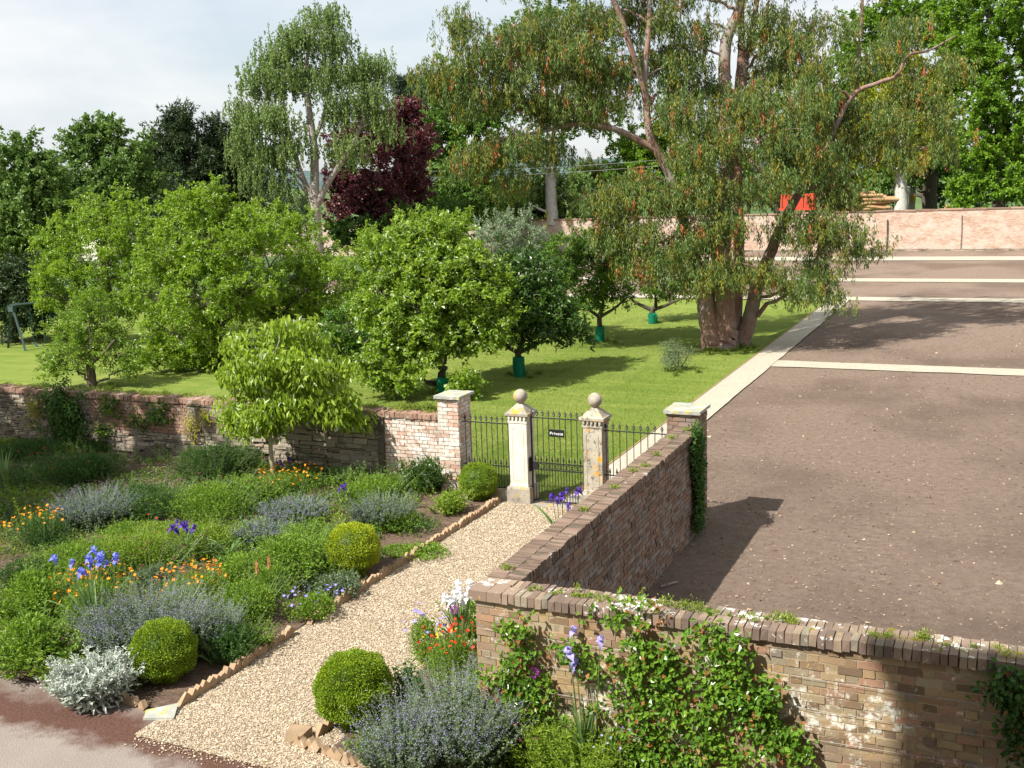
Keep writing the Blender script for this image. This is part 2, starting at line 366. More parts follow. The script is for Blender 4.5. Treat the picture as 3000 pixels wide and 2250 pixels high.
# ------------------------------------------------------------------ the setting
rng = np.random.default_rng(7)
def grid(x0, x1, y0, y1, dx, dy, zf):
    nx = max(2, int(round((x1 - x0) / dx)) + 1); ny = max(2, int(round((y1 - y0) / dy)) + 1)
    X, Y = np.meshgrid(np.linspace(x0, x1, nx), np.linspace(y0, y1, ny))
    V = np.stack([X, Y, zf(X, Y)], -1).reshape(-1, 3)
    i = np.arange(ny - 1)[:, None] * nx; j = np.arange(nx - 1)[None]
    return V, np.stack([i + j, i + j + 1, i + nx + j + 1, i + nx + j], -1).reshape(-1, 4)
def struct(name, mb, mat, smooth=False):
    return tag(mb.build(name, mat, smooth=smooth), kind='structure')
# lawn
t = NT('mown_lawn')
a = t.noise(1.0, 6, .65, (.35, 1.9, 1), 'Position'); b = t.noise(.28, 4, .6, (1.4, .5, 1), 'Position'); c3 = t.noise(60, 4, .7, co='Position')
c = t.ramp(a, [(.30, (.075, .13, .02)), (.50, (.15, .215, .035)), (.68, (.29, .31, .085))])
c = t.mix(t.math('MULTIPLY', t.mask(b, .42, .66), .6), c, (.28, .30, .085))
c = t.mix(.5, c, t.ramp(c3, [(.3, (.035, .075, .012)), (.7, (.27, .33, .06))])); c = t.mix(t.math('MULTIPLY', t.mask(t.noise(.55, 6, .7, (2.2, .35, 1), 'Position'), .54, .62), .45), c, (.075, .13, .02)); c = t.mix(t.math('MULTIPLY', t.mask(t.noise(1.9, 5, .7, co='Position'), .63, .70), .5), c, (.34, .30, .14))
t.col(c); t.rough(.9, .1); t.bump(t.noise(90, 5, .8, co='Position'), .8, .03); M['lawn'] = t.m
# soil
t = NT('raked_soil')
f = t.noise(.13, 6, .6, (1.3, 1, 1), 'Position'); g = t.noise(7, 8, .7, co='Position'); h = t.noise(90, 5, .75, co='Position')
c = t.ramp(g, [(.3, (.27, .195, .15)), (.5, (.40, .30, .235)), (.72, (.50, .39, .31))])
darker = t.mask(f, .46, .60); c = t.mix(t.math('MULTIPLY', darker, .62), c, (.15, .105, .08))  # broad noise patches mixed towards a darker brown
c = t.mix(t.math('MULTIPLY', t.mask(h, .62, .72), .5), c, (.45, .36, .25))
c = t.mix(t.math('MULTIPLY', t.mask(h, .40, .30), .5), c, (.11, .08, .06))
t.col(c); t.rough(.95, .1); rk = t.noise(9, 4, .6, (.12, 1, 1), 'Position'); t.bump(t.math('ADD', t.noise(28, 8, .82, co='Position'), t.math('MULTIPLY', rk, .5)), 1.0, .07); M['soil'] = t.m
t = NT('dark_bed_soil'); g = t.noise(12, 8, .75, co='Position')
t.col(t.ramp(g, [(.3, (.10, .07, .05)), (.55, (.20, .14, .10)), (.75, (.33, .25, .18))])); t.rough(.95, .1); t.bump(t.noise(40, 8, .8, co='Position'), 1, .05); M['bed'] = t.m
# gravel
def gravelmat(name, lo, mid, hi, k=1.):
    t = NT(name); v = t.n('ShaderNodeTexVoronoi'); v.inputs['Scale'].default_value = 42 * k; t.l(t.geo.outputs['Position'], v.inputs[0])
    g = t.noise(1.6, 5, .6, co='Position')
    sep = t.n('ShaderNodeSeparateColor'); t.l(v.outputs['Color'], sep.inputs[0])
    c = t.ramp(sep.outputs[0], [(0, lo), (.45, mid), (1, hi)]); c = t.mix(t.math('MULTIPLY', t.mask(g, .5, .7), .35), c, lo)
    t.col(c); t.rough(.9, .2); t.bump(v.outputs['Distance'], .9, .02); return t.m
M['gravel'] = gravelmat('cream_gravel', (.20, .15, .10), (.37, .295, .20), (.50, .43, .32))
M['hoggin'] = gravelmat('pale_packed_path', (.36, .31, .235), (.47, .42, .33), (.57, .53, .43), 1.4)
t = NT('pebble'); t.col(t.ramp(t.geo.outputs['Random Per Island'], [(0, (.15, .105, .07)), (.25, (.33, .25, .16)), (.6, (.45, .36, .245)), (.9, (.58, .51, .39)), (1, (.33, .30, .26))])); t.rough(.75, .3); M['pebble'] = t.m
t = NT('soil_clod'); t.col(t.ramp(t.geo.outputs['Random Per Island'], [(0, (.10, .07, .05)), (.6, (.22, .155, .11)), (.92, (.34, .25, .18)), (1, (.50, .40, .28))])); t.rough(.95, .1); M['clod'] = t.m
t = NT('worn_tarmac_drive')
g = t.noise(120, 5, .8, co='Position'); g2 = t.noise(1.2, 6, .6, co='Position'); v = t.n('ShaderNodeTexVoronoi'); v.inputs['Scale'].default_value = 75; t.l(t.geo.outputs['Position'], v.inputs[0])
c = t.ramp(g, [(.3, (.13, .105, .09)), (.5, (.225, .19, .165)), (.7, (.33, .29, .25))]); c = t.mix(t.math('MULTIPLY', t.mask(g2, .45, .65), .4), c, (.28, .25, .22))
sx = t.n('ShaderNodeSeparateXYZ'); t.l(t.geo.outputs['Position'], sx.inputs[0])
nn = t.noise(1.7, 8, .7, co='Position')
edge = t.math('ADD', sx.outputs[1], t.math('MULTIPLY', t.math('SUBTRACT', nn, .5), 1.1))
mossm = t.ramp(t.math('MULTIPLY', edge, .1), [(.812, (0, 0, 0)), (.838, (1, 1, 1)), (.872, (1, 1, 1)), (.900, (.35, .35, .35))])
c = t.mix(t.math('MULTIPLY', mossm, .9), c, t.ramp(t.noise(30, 6, .7, co='Position'), [(.35, (.035, .014, .010)), (.7, (.13, .05, .028))]))
t.col(c); t.rough(.9, .2); t.bump(v.outputs['Distance'], .5, .012); M['drive'] = t.m
t = NT('distant_meadow'); t.col(t.ramp(t.noise(.02, 6, .6, co='Position'), [(.35, (.05, .09, .03)), (.6, (.10, .15, .05))])); t.rough(.95, .1); M['meadow'] = t.m

g = MB(); g.add([[-6000, -3000, -.08], [6000, -3000, -.08], [6000, 9000, -.08], [-6000, 9000, -.08]], [[0, 1, 2, 3]]); struct('ground', g, M['meadow'])
hm = MB()
V, F = grid(-6000, 3000, 4200, 6500, 90, 230, lambda X, Y: -20 + (55 + 90 * (fnoise(X, Y, 3, 1500) + .35)) * np.sin(np.clip((Y - 4200) / 2300, 0, 1) * math.pi)); hm.add(V, F)
t = NT('hazy_wooded_hill'); t.col(t.ramp(t.noise(.004, 6, .6, co='Position'), [(.35, (.05, .085, .085)), (.6, (.09, .13, .12))])); t.rough(.95, .1); struct('hills', hm, t.m, True)  # distance haze is put into the woodland colour as a blue tint
lm = MB(); V, F = grid(-62, -7.5, 18.3, 51.9, .5, .5, lambda X, Y: .015 * fnoise(X, Y, 5, 3)); lm.add(V, F); struct('lawn', lm, M['lawn'], True)
# soil field, one relief sheet cut by the paths lying a few mm above it
sm_ = MB()
zf = lambda X, Y: -.012 + .012 * fnoise(X, Y, 1, 1.2, 5)
V, F = grid(-6.62, 16, 9.9, 35, .10, .10, zf); sm_.add(V, F)
V, F = grid(-6.62, 40, 35, 52.6, .35, .3, zf); sm_.add(V, F)
V, F = grid(-40, 45, 52.6, 82, .6, .5, lambda X, Y: zf(X, Y) + .15 * np.clip((Y - 79) / 3, 0, 1)); sm_.add(V, F)
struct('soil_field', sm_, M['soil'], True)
def wavy(x0, x1, y0, y1, z, step=.35, amp=.05, seed=0):
    """a path strip running along x with slightly uneven edges"""
    mb = MB(); X = np.arange(x0, x1 + step, step); a = y0 + amp * fnoise(X, X * 0, seed, .7, 3); b = y1 + amp * fnoise(X, X * 0 + 9, seed, .7, 3)
    V = np.concatenate([np.stack([X, a, X * 0 + z], -1), np.stack([X, b, X * 0 + z], -1)]); n = len(X); i = np.arange(n - 1)
    mb.add(V, np.stack([i, i + 1, i + n + 1, i + n], -1)); return mb
struct('cross_path', wavy(-6.62, 40, 33.95, 35.05, .012, amp=.07), M['hoggin'])
struct('cross_path', wavy(-40, 45, 52.2, 53.7, .012, .5, amp=.06, seed=2), M['hoggin'])
struct('cross_path', wavy(-40, 45, 61.1, 62.9, .012, .5, amp=.06, seed=3), M['hoggin'])
struct('cross_path', wavy(-40, 45, 75.3, 78.4, .012, .5, amp=.06, seed=4), M['hoggin'])
p = MB(); Y = np.arange(18.3, 52.4, .3); a = -7.5 + .012 * fnoise(Y, Y * 0, 4, .9, 3); b = -6.62 + .03 * fnoise(Y, Y * 0, 6, .6, 3)
n = len(Y); i = np.arange(n - 1)
p.add(np.concatenate([np.stack([a, Y, Y * 0 + .016], -1), np.stack([b, Y, Y * 0 + .016], -1)]), np.stack([i, i + n, i + n + 1, i + 1], -1)); struct('field_path', p, M['hoggin'])
p = MB(); p.add([[-8.75, 8.55, .004], [-6.2, 8.5, .004], [-4.98, 9.7, .004], [-4.98, 18.3, .004], [-8.75, 18.3, .004]], [[0, 1, 2, 3, 4]]); struct('gravel_path', p, M['gravel'])
p = MB(); V, F = grid(-45, 14, -.3, 9.25, .5, .3, lambda X, Y: 0 * X); p.add(V, F); struct('drive', p, M['drive'])
def bedz(x, y):
    x = np.asarray(x, float); y = np.asarray(y, float)
    s = np.clip((y - 9.6) / 8., 0, 1) * np.clip((-8.9 - x) / 2.2, .12, 1)
    return .05 + .2 * s
bm = MB(); V, F = grid(-34, -8.72, 9.12, 18.29, .09, .09, lambda X, Y: bedz(X, Y) - .03 + .025 * fnoise(X, Y, 8, .35, 4)); bm.add(V, F); struct('left_bed_soil', bm, M['bed'], True)
bm = MB(); V, F = grid(-6.5, -4.99, 8.95, 17.6, .08, .08, lambda X, Y: np.where(X > -6.5 + np.clip((Y - 11.5) * .5, 0, .9), .05, -.02) + .02 * fnoise(X, Y, 9, .3, 3)); bm.add(V, F)
V, F = grid(-4.99, 4, 8.8, 9.72, .08, .08, lambda X, Y: .05 + .02 * fnoise(X, Y, 9, .3, 3)); bm.add(V, F); struct('right_bed_soil', bm, M['bed'], True)
# loose gravel, clods and blades: nobody could count them
n = 95000; x = rng.uniform(-8.68, -6.0, n); y = 8.3 + 9.9 * rng.random(n) ** 1.15; ok = (x < -6.35 + np.clip(y - 11, 0, 1) * .8) & (rng.random(n) < np.clip((y - 8.35) / .5, .06, 1)); x, y = x[ok], y[ok]
V, F = rocks(np.stack([x, y, np.full(len(x), .010)], -1), np.clip(rng.lognormal(-4.6, .32, len(x)), .004, .02), rng); mb = MB().add(V, F); tag(mb.build('loose_gravel', M['pebble']), kind='stuff', label='loose cream pebbles over the garden path', cat='gravel')
n = 42000; y = 10.2 + 32 * rng.random(n) ** 1.7; x = rng.uniform(-6.55, 12, n) ; ok = ~((y > 33.85) & (y < 35.15)) & (x < -6 + (y - 9) * .62 + 3); x, y = x[ok], y[ok]
V, F = rocks(np.stack([x, y, np.full(len(x), -.004)], -1), np.clip(rng.lognormal(-4.45, .48, len(x)), .004, .055), rng); mb = MB().add(V, F); tag(mb.build('soil_clods', M['clod']), kind='stuff', label='crumbs of earth and small stones strewn over the bare soil', cat='clods')
n = 190000; y = 18.4 + 30 * rng.random(n) ** 1.5; x = -7.52 - rng.random(n) * (4 + (y - 18) * .95); k = len(x)
D = np.stack([rng.normal(0, .5, k) + .25 * np.sin(x * 1.6 + y * .5), rng.normal(0, .5, k), np.ones(k)], -1); P = np.stack([x, y, np.zeros(k)], -1)
V, F = leaves(P, D, rng.normal(0, 1, (k, 3)), rng.uniform(.025, .065, k), .009); mb = MB().add(V, F); tag(mb.build('lawn_grass', ML['grass']), kind='stuff', label='short mown grass of the orchard lawn', cat='grass')

# ------------------------------------------------------------------ brick walls
def brickface(mb, O, U, N, Ln, z0, z1, rng, ch=.075, sl=.225, hl=.112, proud=.006, jit=.0022, header=True, skip=None):
    O = np.array(O, float); U = np.array(U, float); N = np.array(N, float); Z = UP
    R = np.stack([U, N, Z], 1); Cs, Hs = [], []
    z = z0; r = 0
    while z < z1 - .01:
        h = min(ch, z1 - z); s = -rng.uniform(.0, .012) - (((sl + hl) / 2 if header else sl * .5) if r % 2 else 0); k = 0
        while s < Ln:
            w = (sl if (k % 2 == 0 or not header) else hl) * rng.uniform(.985, 1.015); a = max(s, 0); b = min(s + w, Ln)
            if b - a > .03 and not (skip and skip((a + b) / 2, z)):
                Cs.append(O + U * (a + b) / 2 + Z * (z + h / 2 + rng.normal(0, .0012)) - N * (.05 - rng.normal(0, proud) * .6)); Hs.append(((b - a) / 2 - .0055, .05, h / 2 - .0055))
            s += w; k += 1
        z += h; r += 1
    V, F = boxes(np.array(Cs), np.array(Hs), jit, rng, np.broadcast_to(R, (len(Cs), 3, 3))); mb.add(V, F)
def copes(mb, O, U, A, Ln, z0, hgt, wid, dep, rng, w=.074, jit=.003, tilt=.02):
    """row of bricks on edge: U along the wall, A across it"""
    O = np.array(O, float); U = np.array(U, float); A = np.array(A, float); s = 0; Cs, Hs, Rs = [], [], []
    while s < Ln - .02:
        ww = min(w * rng.uniform(.93, 1.07), Ln - s); a = rng.normal(0, tilt); c, sn = math.cos(a), math.sin(a)
        U2 = U * c + A * sn; A2 = -U * sn + A * c
        Cs.append(O + U * (s + ww / 2) + A * (dep / 2 + rng.normal(0, .004)) + UP * (z0 + hgt / 2 + rng.normal(0, .004))); Hs.append((ww / 2 - .004, dep / 2 - .004, hgt / 2)); Rs.append(np.stack([U2, A2, UP], 1)); s += ww
    V, F = boxes(np.array(Cs), np.array(Hs), jit, rng, np.array(Rs)); mb.add(V, F)
X_, Y_ = (1, 0, 0), (0, 1, 0); nX, nY = (-1, 0, 0), (0, -1, 0)
# foreground wall
fw = thing('brick_wall', 'lichened yellow brick wall with climbing roses on it, nearest the viewer', 'wall', (-4.96, 9.7, 0))
L0 = np.array([-4.96, 9.7, 0])
mb = MB(); brickface(mb, (-4.95, 9.70, 0), X_, nY, 9, .01, 1.69, rng, ch=.08, proud=.005, jit=.0022); brickface(mb, (-4.95, 10.03, 0), nY, nX, .33, .01, 1.69, rng, ch=.08)
mb.build('brickwork', M['brick_warm'], fw, loc=L0)
mb = MB(); mb.add(*box((-4.943, 9.706, 0), (4.05, 10.03, 1.705))); mb.build('mortar_core', M['mortar_warm'], fw, loc=L0)
mb = MB(); copes(mb, (-4.62, 9.655, 0), X_, Y_, 8.6, 1.692, .11, .07, .212, rng); copes(mb, (-4.60, 9.872, 0), X_, Y_, 8.6, 1.69, .105, .07, .21, rng)
mb.add(*boxes([[-4.90, 9.79, 1.747]], [[.105, .135, .056]], .004, rng)); mb.add(*boxes([[-4.71, 9.79, 1.747]], [[.078, .133, .055]], .004, rng)); mb.add(*boxes([[-4.81, 10.0, 1.745]], [[.195, .07, .053]], .004, rng))
mb.build('coping', M['cope'], fw, loc=L0)
mb = MB(); mb.add(*box((-4.99, 9.68, 1.69), (4.05, 10.06, 1.782))); mb.build('coping_mortar', M['mortar_dark'], fw, loc=L0)
# trellis wires along the foreground wall
for k, z in enumerate((1.38, 1.08, .78, .48)):
    mb = MB(); xs = np.linspace(-4.85, 4, 30); addtube(mb, np.stack([xs, xs * 0 + 9.672, z + .01 * np.sin(xs * 2 + k)], -1), .0018, 4)
    tag(mb.build('wall_wire', plain('galvanised_wire', (.32, .31, .29), .6, .3, .3) if k == 0 else bpy.data.materials['galvanised_wire']), ('topmost', 'second from top', 'third from top', 'lowest')[k] + ' thin horizontal training wire strung along the nearest brick wall', 'wire', 'training wires on the nearest wall')
# path wall
dw = thing('brick_wall', 'damp purple brick wall between gravel path and bare soil, casting a shadow on the soil', 'wall', (-4.8, 10.04, 0)); L0 = np.array([-4.8, 10.04, 0])
mb = MB(); brickface(mb, (-4.63, 10.04, 0), Y_, X_, 7.66, -.02, 1.69, rng); mb.add(*box((-4.955, 10.03, 0), (-4.70, 17.7, 1.69)))
brickface(mb, (-4.96, 17.7, 0), nY, nX, 7.66, -.02, 1.69, rng); mb.build('brickwork', M['brick_dark'], dw, loc=L0)
mb = MB(); mb.add(*box((-4.948, 10.032, -.02), (-4.645, 17.69, 1.70))); mb.build('mortar_core', M['mortar_dark'], dw, loc=L0)
mb = MB(); copes(mb, (-4.79, 10.09, 0), Y_, nX, 7.58, 1.691, .108, .07, .212, rng, w=.068, tilt=.02, jit=.004); copes(mb, (-4.585, 10.09, 0), Y_, nX, 7.58, 1.691, .106, .07, .2, rng, w=.068, tilt=.02, jit=.004)
mb.build('coping', M['cope_red'], dw, loc=L0)
mb = MB(); mb.add(*box((-4.985, 10.07, 1.69), (-4.60, 17.68, 1.793))); mb.build('coping_mortar', M['mortar_dark'], dw, loc=L0)
# brick piers
def pier(label, x0, x1, y0, y1, z0, z1, mat, mort, capz, over):
    C = np.array([(x0 + x1) / 2, (y0 + y1) / 2, z0]); t = thing('brick_pier', label, 'pier', C, 'brick piers with stone slabs at the ends of the railings'); mb = MB()
    brickface(mb, (x0, y0, z0), X_, nY, x1 - x0, 0, z1 - z0, rng, header=False); brickface(mb, (x1, y0, z0), Y_, X_, y1 - y0, 0, z1 - z0, rng, header=False)
    brickface(mb, (x1, y1, z0), nX, Y_, x1 - x0, 0, z1 - z0, rng, header=False); brickface(mb, (x0, y1, z0), nY, nX, y1 - y0, 0, z1 - z0, rng, header=False)
    mb.build('brickwork', mat, t, loc=C)
    mb = MB(); mb.add(*box((x0 + .012, y0 + .012, z0), (x1 - .012, y1 - .012, z1))); mb.build('mortar_core', mort, t, loc=C)
    mb = MB(); n = 10; o = over
    a = np.linspace(0, 1, n)[:-1]; ring = np.concatenate([np.stack([x0 - o + (x1 - x0 + 2 * o) * a, a * 0 + y0 - o], -1), np.stack([a * 0 + x1 + o, y0 - o + (y1 - y0 + 2 * o) * a], -1), np.stack([x1 + o - (x1 - x0 + 2 * o) * a, a * 0 + y1 + o], -1), np.stack([a * 0 + x0 - o, y1 + o - (y1 - y0 + 2 * o) * a], -1)])
    k = len(ring); j1 = rng.normal(0, .006, (k, 2)); lo = np.c_[ring + j1, np.full(k, z1)]; hi = np.c_[ring + j1 * .6 + rng.normal(0, .003, (k, 2)), np.full(k, z1 + capz) + rng.normal(0, .002, k)]
    mb.add(np.vstack([lo, hi]), np.stack([np.arange(k), (np.arange(k) + 1) % k, (np.arange(k) + 1) % k + k, np.arange(k) + k], -1)); b0 = mb.n
    mb.F.append((np.arange(k, 2 * k)[None], np.array([0]))); mb.F.append((np.arange(k)[None, ::-1], np.array([0]))); mb.build('cap_slab', M['slab'], t, loc=C); return t
pier('pinkish whitewashed brick pier at the end of the rear wall, under a grey slab', -9.86, -9.42, 18.08, 18.62, .12, 1.94, M['brick_pink'], M['mortar_pink'], .055, .055)
pier('weathered brick pier with ivy below it where the path wall ends, under a grey slab', -5.22, -4.67, 17.72, 18.34, -.02, 1.99, M['brick_dark'], M['mortar_dark'], .055, .045)
# rear wall
rw = thing('stone_wall', 'long rear garden wall of rubble stone, pinker brick near its pier, brick on top', 'wall', (-16, 18.3, .2)); L0 = np.array([-16, 18.3, .2])
def rubble(mb, x0, x1, y, z0, z1, rng, hr=(.045, .11), lr=(.12, .42), hole=0.):
    z = z0; Cs, Hs = [], []
    while z < z1 - .02:
        h = min(rng.uniform(*hr), z1 - z); x = x0 - rng.uniform(0, .2)
        while x < x1:
            w = rng.uniform(*lr); a, b = max(x, x0), min(x + w, x1)
            if b - a > .04 and rng.random() > hole:
                Cs.append(((a + b) / 2, y + .08 + rng.normal(0, .014), z + h / 2 + rng.normal(0, .004))); Hs.append(((b - a) / 2 - .006, .09, h / 2 - .006))
            x += w
        z += h
    V, F = boxes(np.array(Cs), np.array(Hs), .007, rng); mb.add(V, F)
mb = MB(); rubble(mb, -34, -19.0, 18.3, .1, 1.46, rng, (.035, .075), (.1, .3), .05); rubble(mb, -19.0, -12.6, 18.3, .1, .75, rng, (.05, .11), (.12, .4), .03)
rubble(mb, -16.2, -11.25, 18.3, .75, 1.46, rng, (.08, .14), (.18, .42)); rubble(mb, -12.6, -11.25, 18.3, .1, .75, rng, (.07, .12), (.15, .42)); mb.build('rubble_stone', M['rubble'], rw, loc=L0)
mb = MB(); brickface(mb, (-19.0, 18.3, 0), X_, nY, 2.8, .75, 1.46, rng); mb.build('brick_patch', M['cope_rear'], rw, loc=L0)
mb = MB(); brickface(mb, (-11.25, 18.3, 0), X_, nY, 1.39, .05, 1.46, rng); mb.build('pink_brickwork', M['brick_pink'], rw, loc=L0)
mb = MB(); rubble(mb, -11.36, -11.20, 18.262, .1, 1.5, rng, (.2, .4), (.3, .4)); mb.build('buttress', M['mortar_rubble'], rw, loc=L0)
mb = MB(); mb.add(*box((-34, 18.325, 0), (-9.87, 18.68, 1.45))); mb.build('core', M['mortar_rubble'], rw, loc=L0)
mb = MB(); copes(mb, (-34, 18.26, 0), X_, Y_, 24.1, 1.455, .105, .10, .23, rng, w=.105, jit=.006); copes(mb, (-34, 18.49, 0), X_, Y_, 24.1, 1.45, .11, .1, .23, rng, w=.105, jit=.006); mb.build('coping', M['cope_rear'], rw, loc=L0)
# far wall
t = NT('old_far_brick'); cx = t.n('ShaderNodeCombineXYZ'); sx = t.n('ShaderNodeSeparateXYZ'); t.l(t.geo.outputs['Position'], sx.inputs[0]); t.l(sx.outputs[0], cx.inputs[0]); t.l(sx.outputs[2], cx.inputs[1])
br = t.n('ShaderNodeTexBrick'); br.inputs['Scale'].default_value = 1; br.inputs['Brick Width'].default_value = .23; br.inputs['Row Height'].default_value = .078; br.inputs['Mortar Size'].default_value = .009; br.inputs['Bias'].default_value = -.1
br.inputs['Color1'].default_value = (.38, .22, .16, 1); br.inputs['Color2'].default_value = (.50, .39, .30, 1); br.inputs['Mortar'].default_value = (.30, .25, .20, 1); t.l(cx.outputs[0], br.inputs[0])
c = t.mix(t.math('MULTIPLY', t.mask(t.noise(.9, 9, .75, (1, 1, 1.7), 'Position'), .44, .56), .75), br.outputs[0], (.58, .55, .49)); c = t.mix(t.math('MULTIPLY', t.mask(t.noise(4, 8, .8, (1, 1, 1.6), 'Position'), .5, .6), .6), c, (.58, .42, .30))
c = t.mix(t.math('MULTIPLY', t.mask(t.noise(.4, 8, .75, (1.2, 1, 1), 'Position'), .60, .68), .6), c, (.20, .14, .10)); c = t.mix(.45, c, br.outputs[0])
t.col(c); t.rough(.95, .1); t.bump(br.outputs[1], -.4, .02); M['farbrick'] = t.m
fwl = thing('far_brick_wall', 'tall old pink brick wall across the far end of the soil field', 'wall', (-10, 82, 0)); L0 = np.array([-10, 82, 0])
mb = MB(); xs = np.arange(-75, 46, 1.5); zt = 2.72 + .24 * np.clip((xs + 30) / 28, 0, 1) + .03 * fnoise(xs, xs * 0, 3, 5, 3); k = len(xs); z0 = xs * 0 - .1
mb.add(np.concatenate([np.stack([xs, xs * 0 + 82, z0], -1), np.stack([xs, xs * 0 + 82, zt], -1), np.stack([xs, xs * 0 + 82.4, zt], -1), np.stack([xs, xs * 0 + 82.4, z0], -1)]), np.concatenate([np.stack([i0, i0 + 1, i0 + 1 + k, i0 + k], -1) + q * k for q in range(3) for i0 in [np.arange(k - 1)]])); mb.build('brickwork', M['farbrick'], fwl, loc=L0)
mb = MB(); rubble(mb, -40, 45, 81.90, -.05, .28, rng, (.1, .16), (.25, .8)); mb.build('stone_footing', M['rubble'], fwl, loc=L0)
mb = MB(); mb.add(*boxes(np.stack([xs[:-1] + .75, xs[:-1] * 0 + 82.2, (zt[:-1] + zt[1:]) / 2 + .03], -1), [.74, .26, .045], .012, rng)); mb.build('coping', M['cope_rear'], fwl, loc=L0)
for x, y in ((2600, 640), (2818, 640)):
    P = wy(x, y, 81.93); mb = MB(); addtube(mb, [(P[0], 81.93, .25), (P[0] + .02, 81.93, 1.4), (P[0], 81.93, 2.35 if x < 2700 else 2.6)], .045 if x < 2700 else .02, 6)
    tag(mb.build('drainpipe', MW['darkbark']), 'thick dark upright pipe fixed to the far brick wall' if x < 2700 else 'thin upright stained pipe to the right on the far brick wall', 'pipe')

# ------------------------------------------------------------------ gate pillars, gate, railings
def pillar(label, xc, mats, grp='stone gate pillars topped with balls'):
    yc = 18.28; C = np.array([xc, yc, 0]); t = thing('gate_pillar', label, 'gate pillar', C, grp); w = .18
    def sq(prof, mat, name, n4=4):
        mb = MB(); k = len(prof); pr = np.array(prof); c4 = np.array([[-1, -1], [1, -1], [1, 1], [-1, 1]])
        V = np.concatenate([np.c_[c4 * r, np.full(4, z)] for r, z in pr]) + C; i = np.arange(k - 1)[:, None] * 4; j = np.arange(4)[None]; j2 = (j + 1) % 4
        mb.add(V, np.stack([i + j, i + j2, i + 4 + j2, i + 4 + j], -1).reshape(-1, 4)); mb.F.append((np.arange(4 * k - 4, 4 * k)[None], np.array([0])))
        return mb.build(name, mat, t, loc=C)
    sq([(.235, -.02), (.235, .29), (.22, .32), (.19, .325)], mats[1], 'plinth')
    sq([(w + .008, .32), (w + .008, .36), (w, .38), (w, .80), (w - .002, .802), (w, .804), (w, 1.20), (w - .002, 1.202), (w, 1.204), (w, 1.545), (w + .012, 1.55), (w + .012, 1.60), (w, 1.605), (w, 1.64)], mats[0], 'shaft')
    for sy, sx in ((-1, 0), (0, 1)):
        mb = MB(); ws = .115
        for a, b in (((-ws, .45), (-ws, 1.40)), ((ws, .45), (ws, 1.40)), ((-ws, .45), (ws, .45))):
            p3 = lambda q: C + (np.array([q[0], -w - .002, q[1]]) if sy else np.array([w + .002, q[0], q[1]])); addtube(mb, [p3(a), p3(b)], .005, 4)
        an = np.linspace(math.pi, 0, 9)
        addtube(mb, [C + (np.array([ws * math.cos(q), -w - .002, 1.40 + .07 * math.sin(q)]) if sy else np.array([w + .002, ws * math.cos(q), 1.40 + .07 * math.sin(q)])) for q in an], .005, 4)
        mb.build('panel_moulding', mats[0], t, loc=C)
    mb = MB()
    for k in range(5):
        for (dx, dy) in (((k - 2) * .078, -w - .02), (w + .02, (k - 2) * .078)): mb.add(*box(C + [dx - .02, dy - .02, 1.625], C + [dx + .02, dy + .02, 1.672]))
    mb.build('dentils', mats[0], t, loc=C)
    sq([(w + .03, 1.66), (w + .055, 1.69), (w + .055, 1.735), (w + .03, 1.745), (.05, 1.90), (.045, 1.93)], mats[1], 'pyramid_cap')
    mb = MB(); V, F = lathe([(.045, 1.90), (.06, 1.915), (.045, 1.93)], 12, C); mb.add(V, F); a = np.linspace(-math.pi / 2, math.pi / 2, 15)
    V, F = lathe([(max(.002, .133 * math.cos(q)), 2.03 + .133 * math.sin(q)) for q in a], 22, C); mb.add(V, F); mb.build('ball_finial', mats[2], t, True, loc=C)
pillar('pale clean limestone gate pillar with ball, left of the gate', -8.2, [M['limestone'], M['limedark'], M['limedark']])
pillar('blackened gate pillar with ball and bright orange lichen, right of the gate', -6.72, [M['limeorange'], M['limeorange'], M['limeorange']])
iron = M['iron']
def meshdata(name, mats, f, smooth=False):
    mb = MB(); f(mb); o = mb.build(name, mats, smooth=smooth); d = o.data; bpy.data.objects.remove(o); return d
def fleur(mb):
    V, F = lathe([(.006, 0), (.016, .012), (.007, .024), (.010, .04), (.024, .062), (.010, .085), (.020, .105), (.006, .135), (.001, .165)], 6); mb.add(V, F)
    for s in (-1, 1): addtube(mb, [(0, 0, .05), (s * .026, 0, .075), (s * .024, 0, .10)], .006, 4)
def spear(mb):
    V, F = lathe([(.006, 0), (.014, .015), (.007, .03), (.022, .055), (.012, .10), (.001, .15)], 6); mb.add(V, F)
FLEUR = meshdata('finial', iron, fleur); SPEAR = meshdata('spearhead', iron, spear)
def barmesh(h):
    return meshdata('bar', iron, lambda mb: addtube(mb, [(0, 0, 0), (0, 0, h)], .0075, 6))
def child(name, data, parent, loc, rot=None):
    o = bpy.data.objects.new(name, data); SC.collection.objects.link(o); o.parent = parent; o.location = Vector(loc)
    if rot: o.rotation_euler = rot
    return o
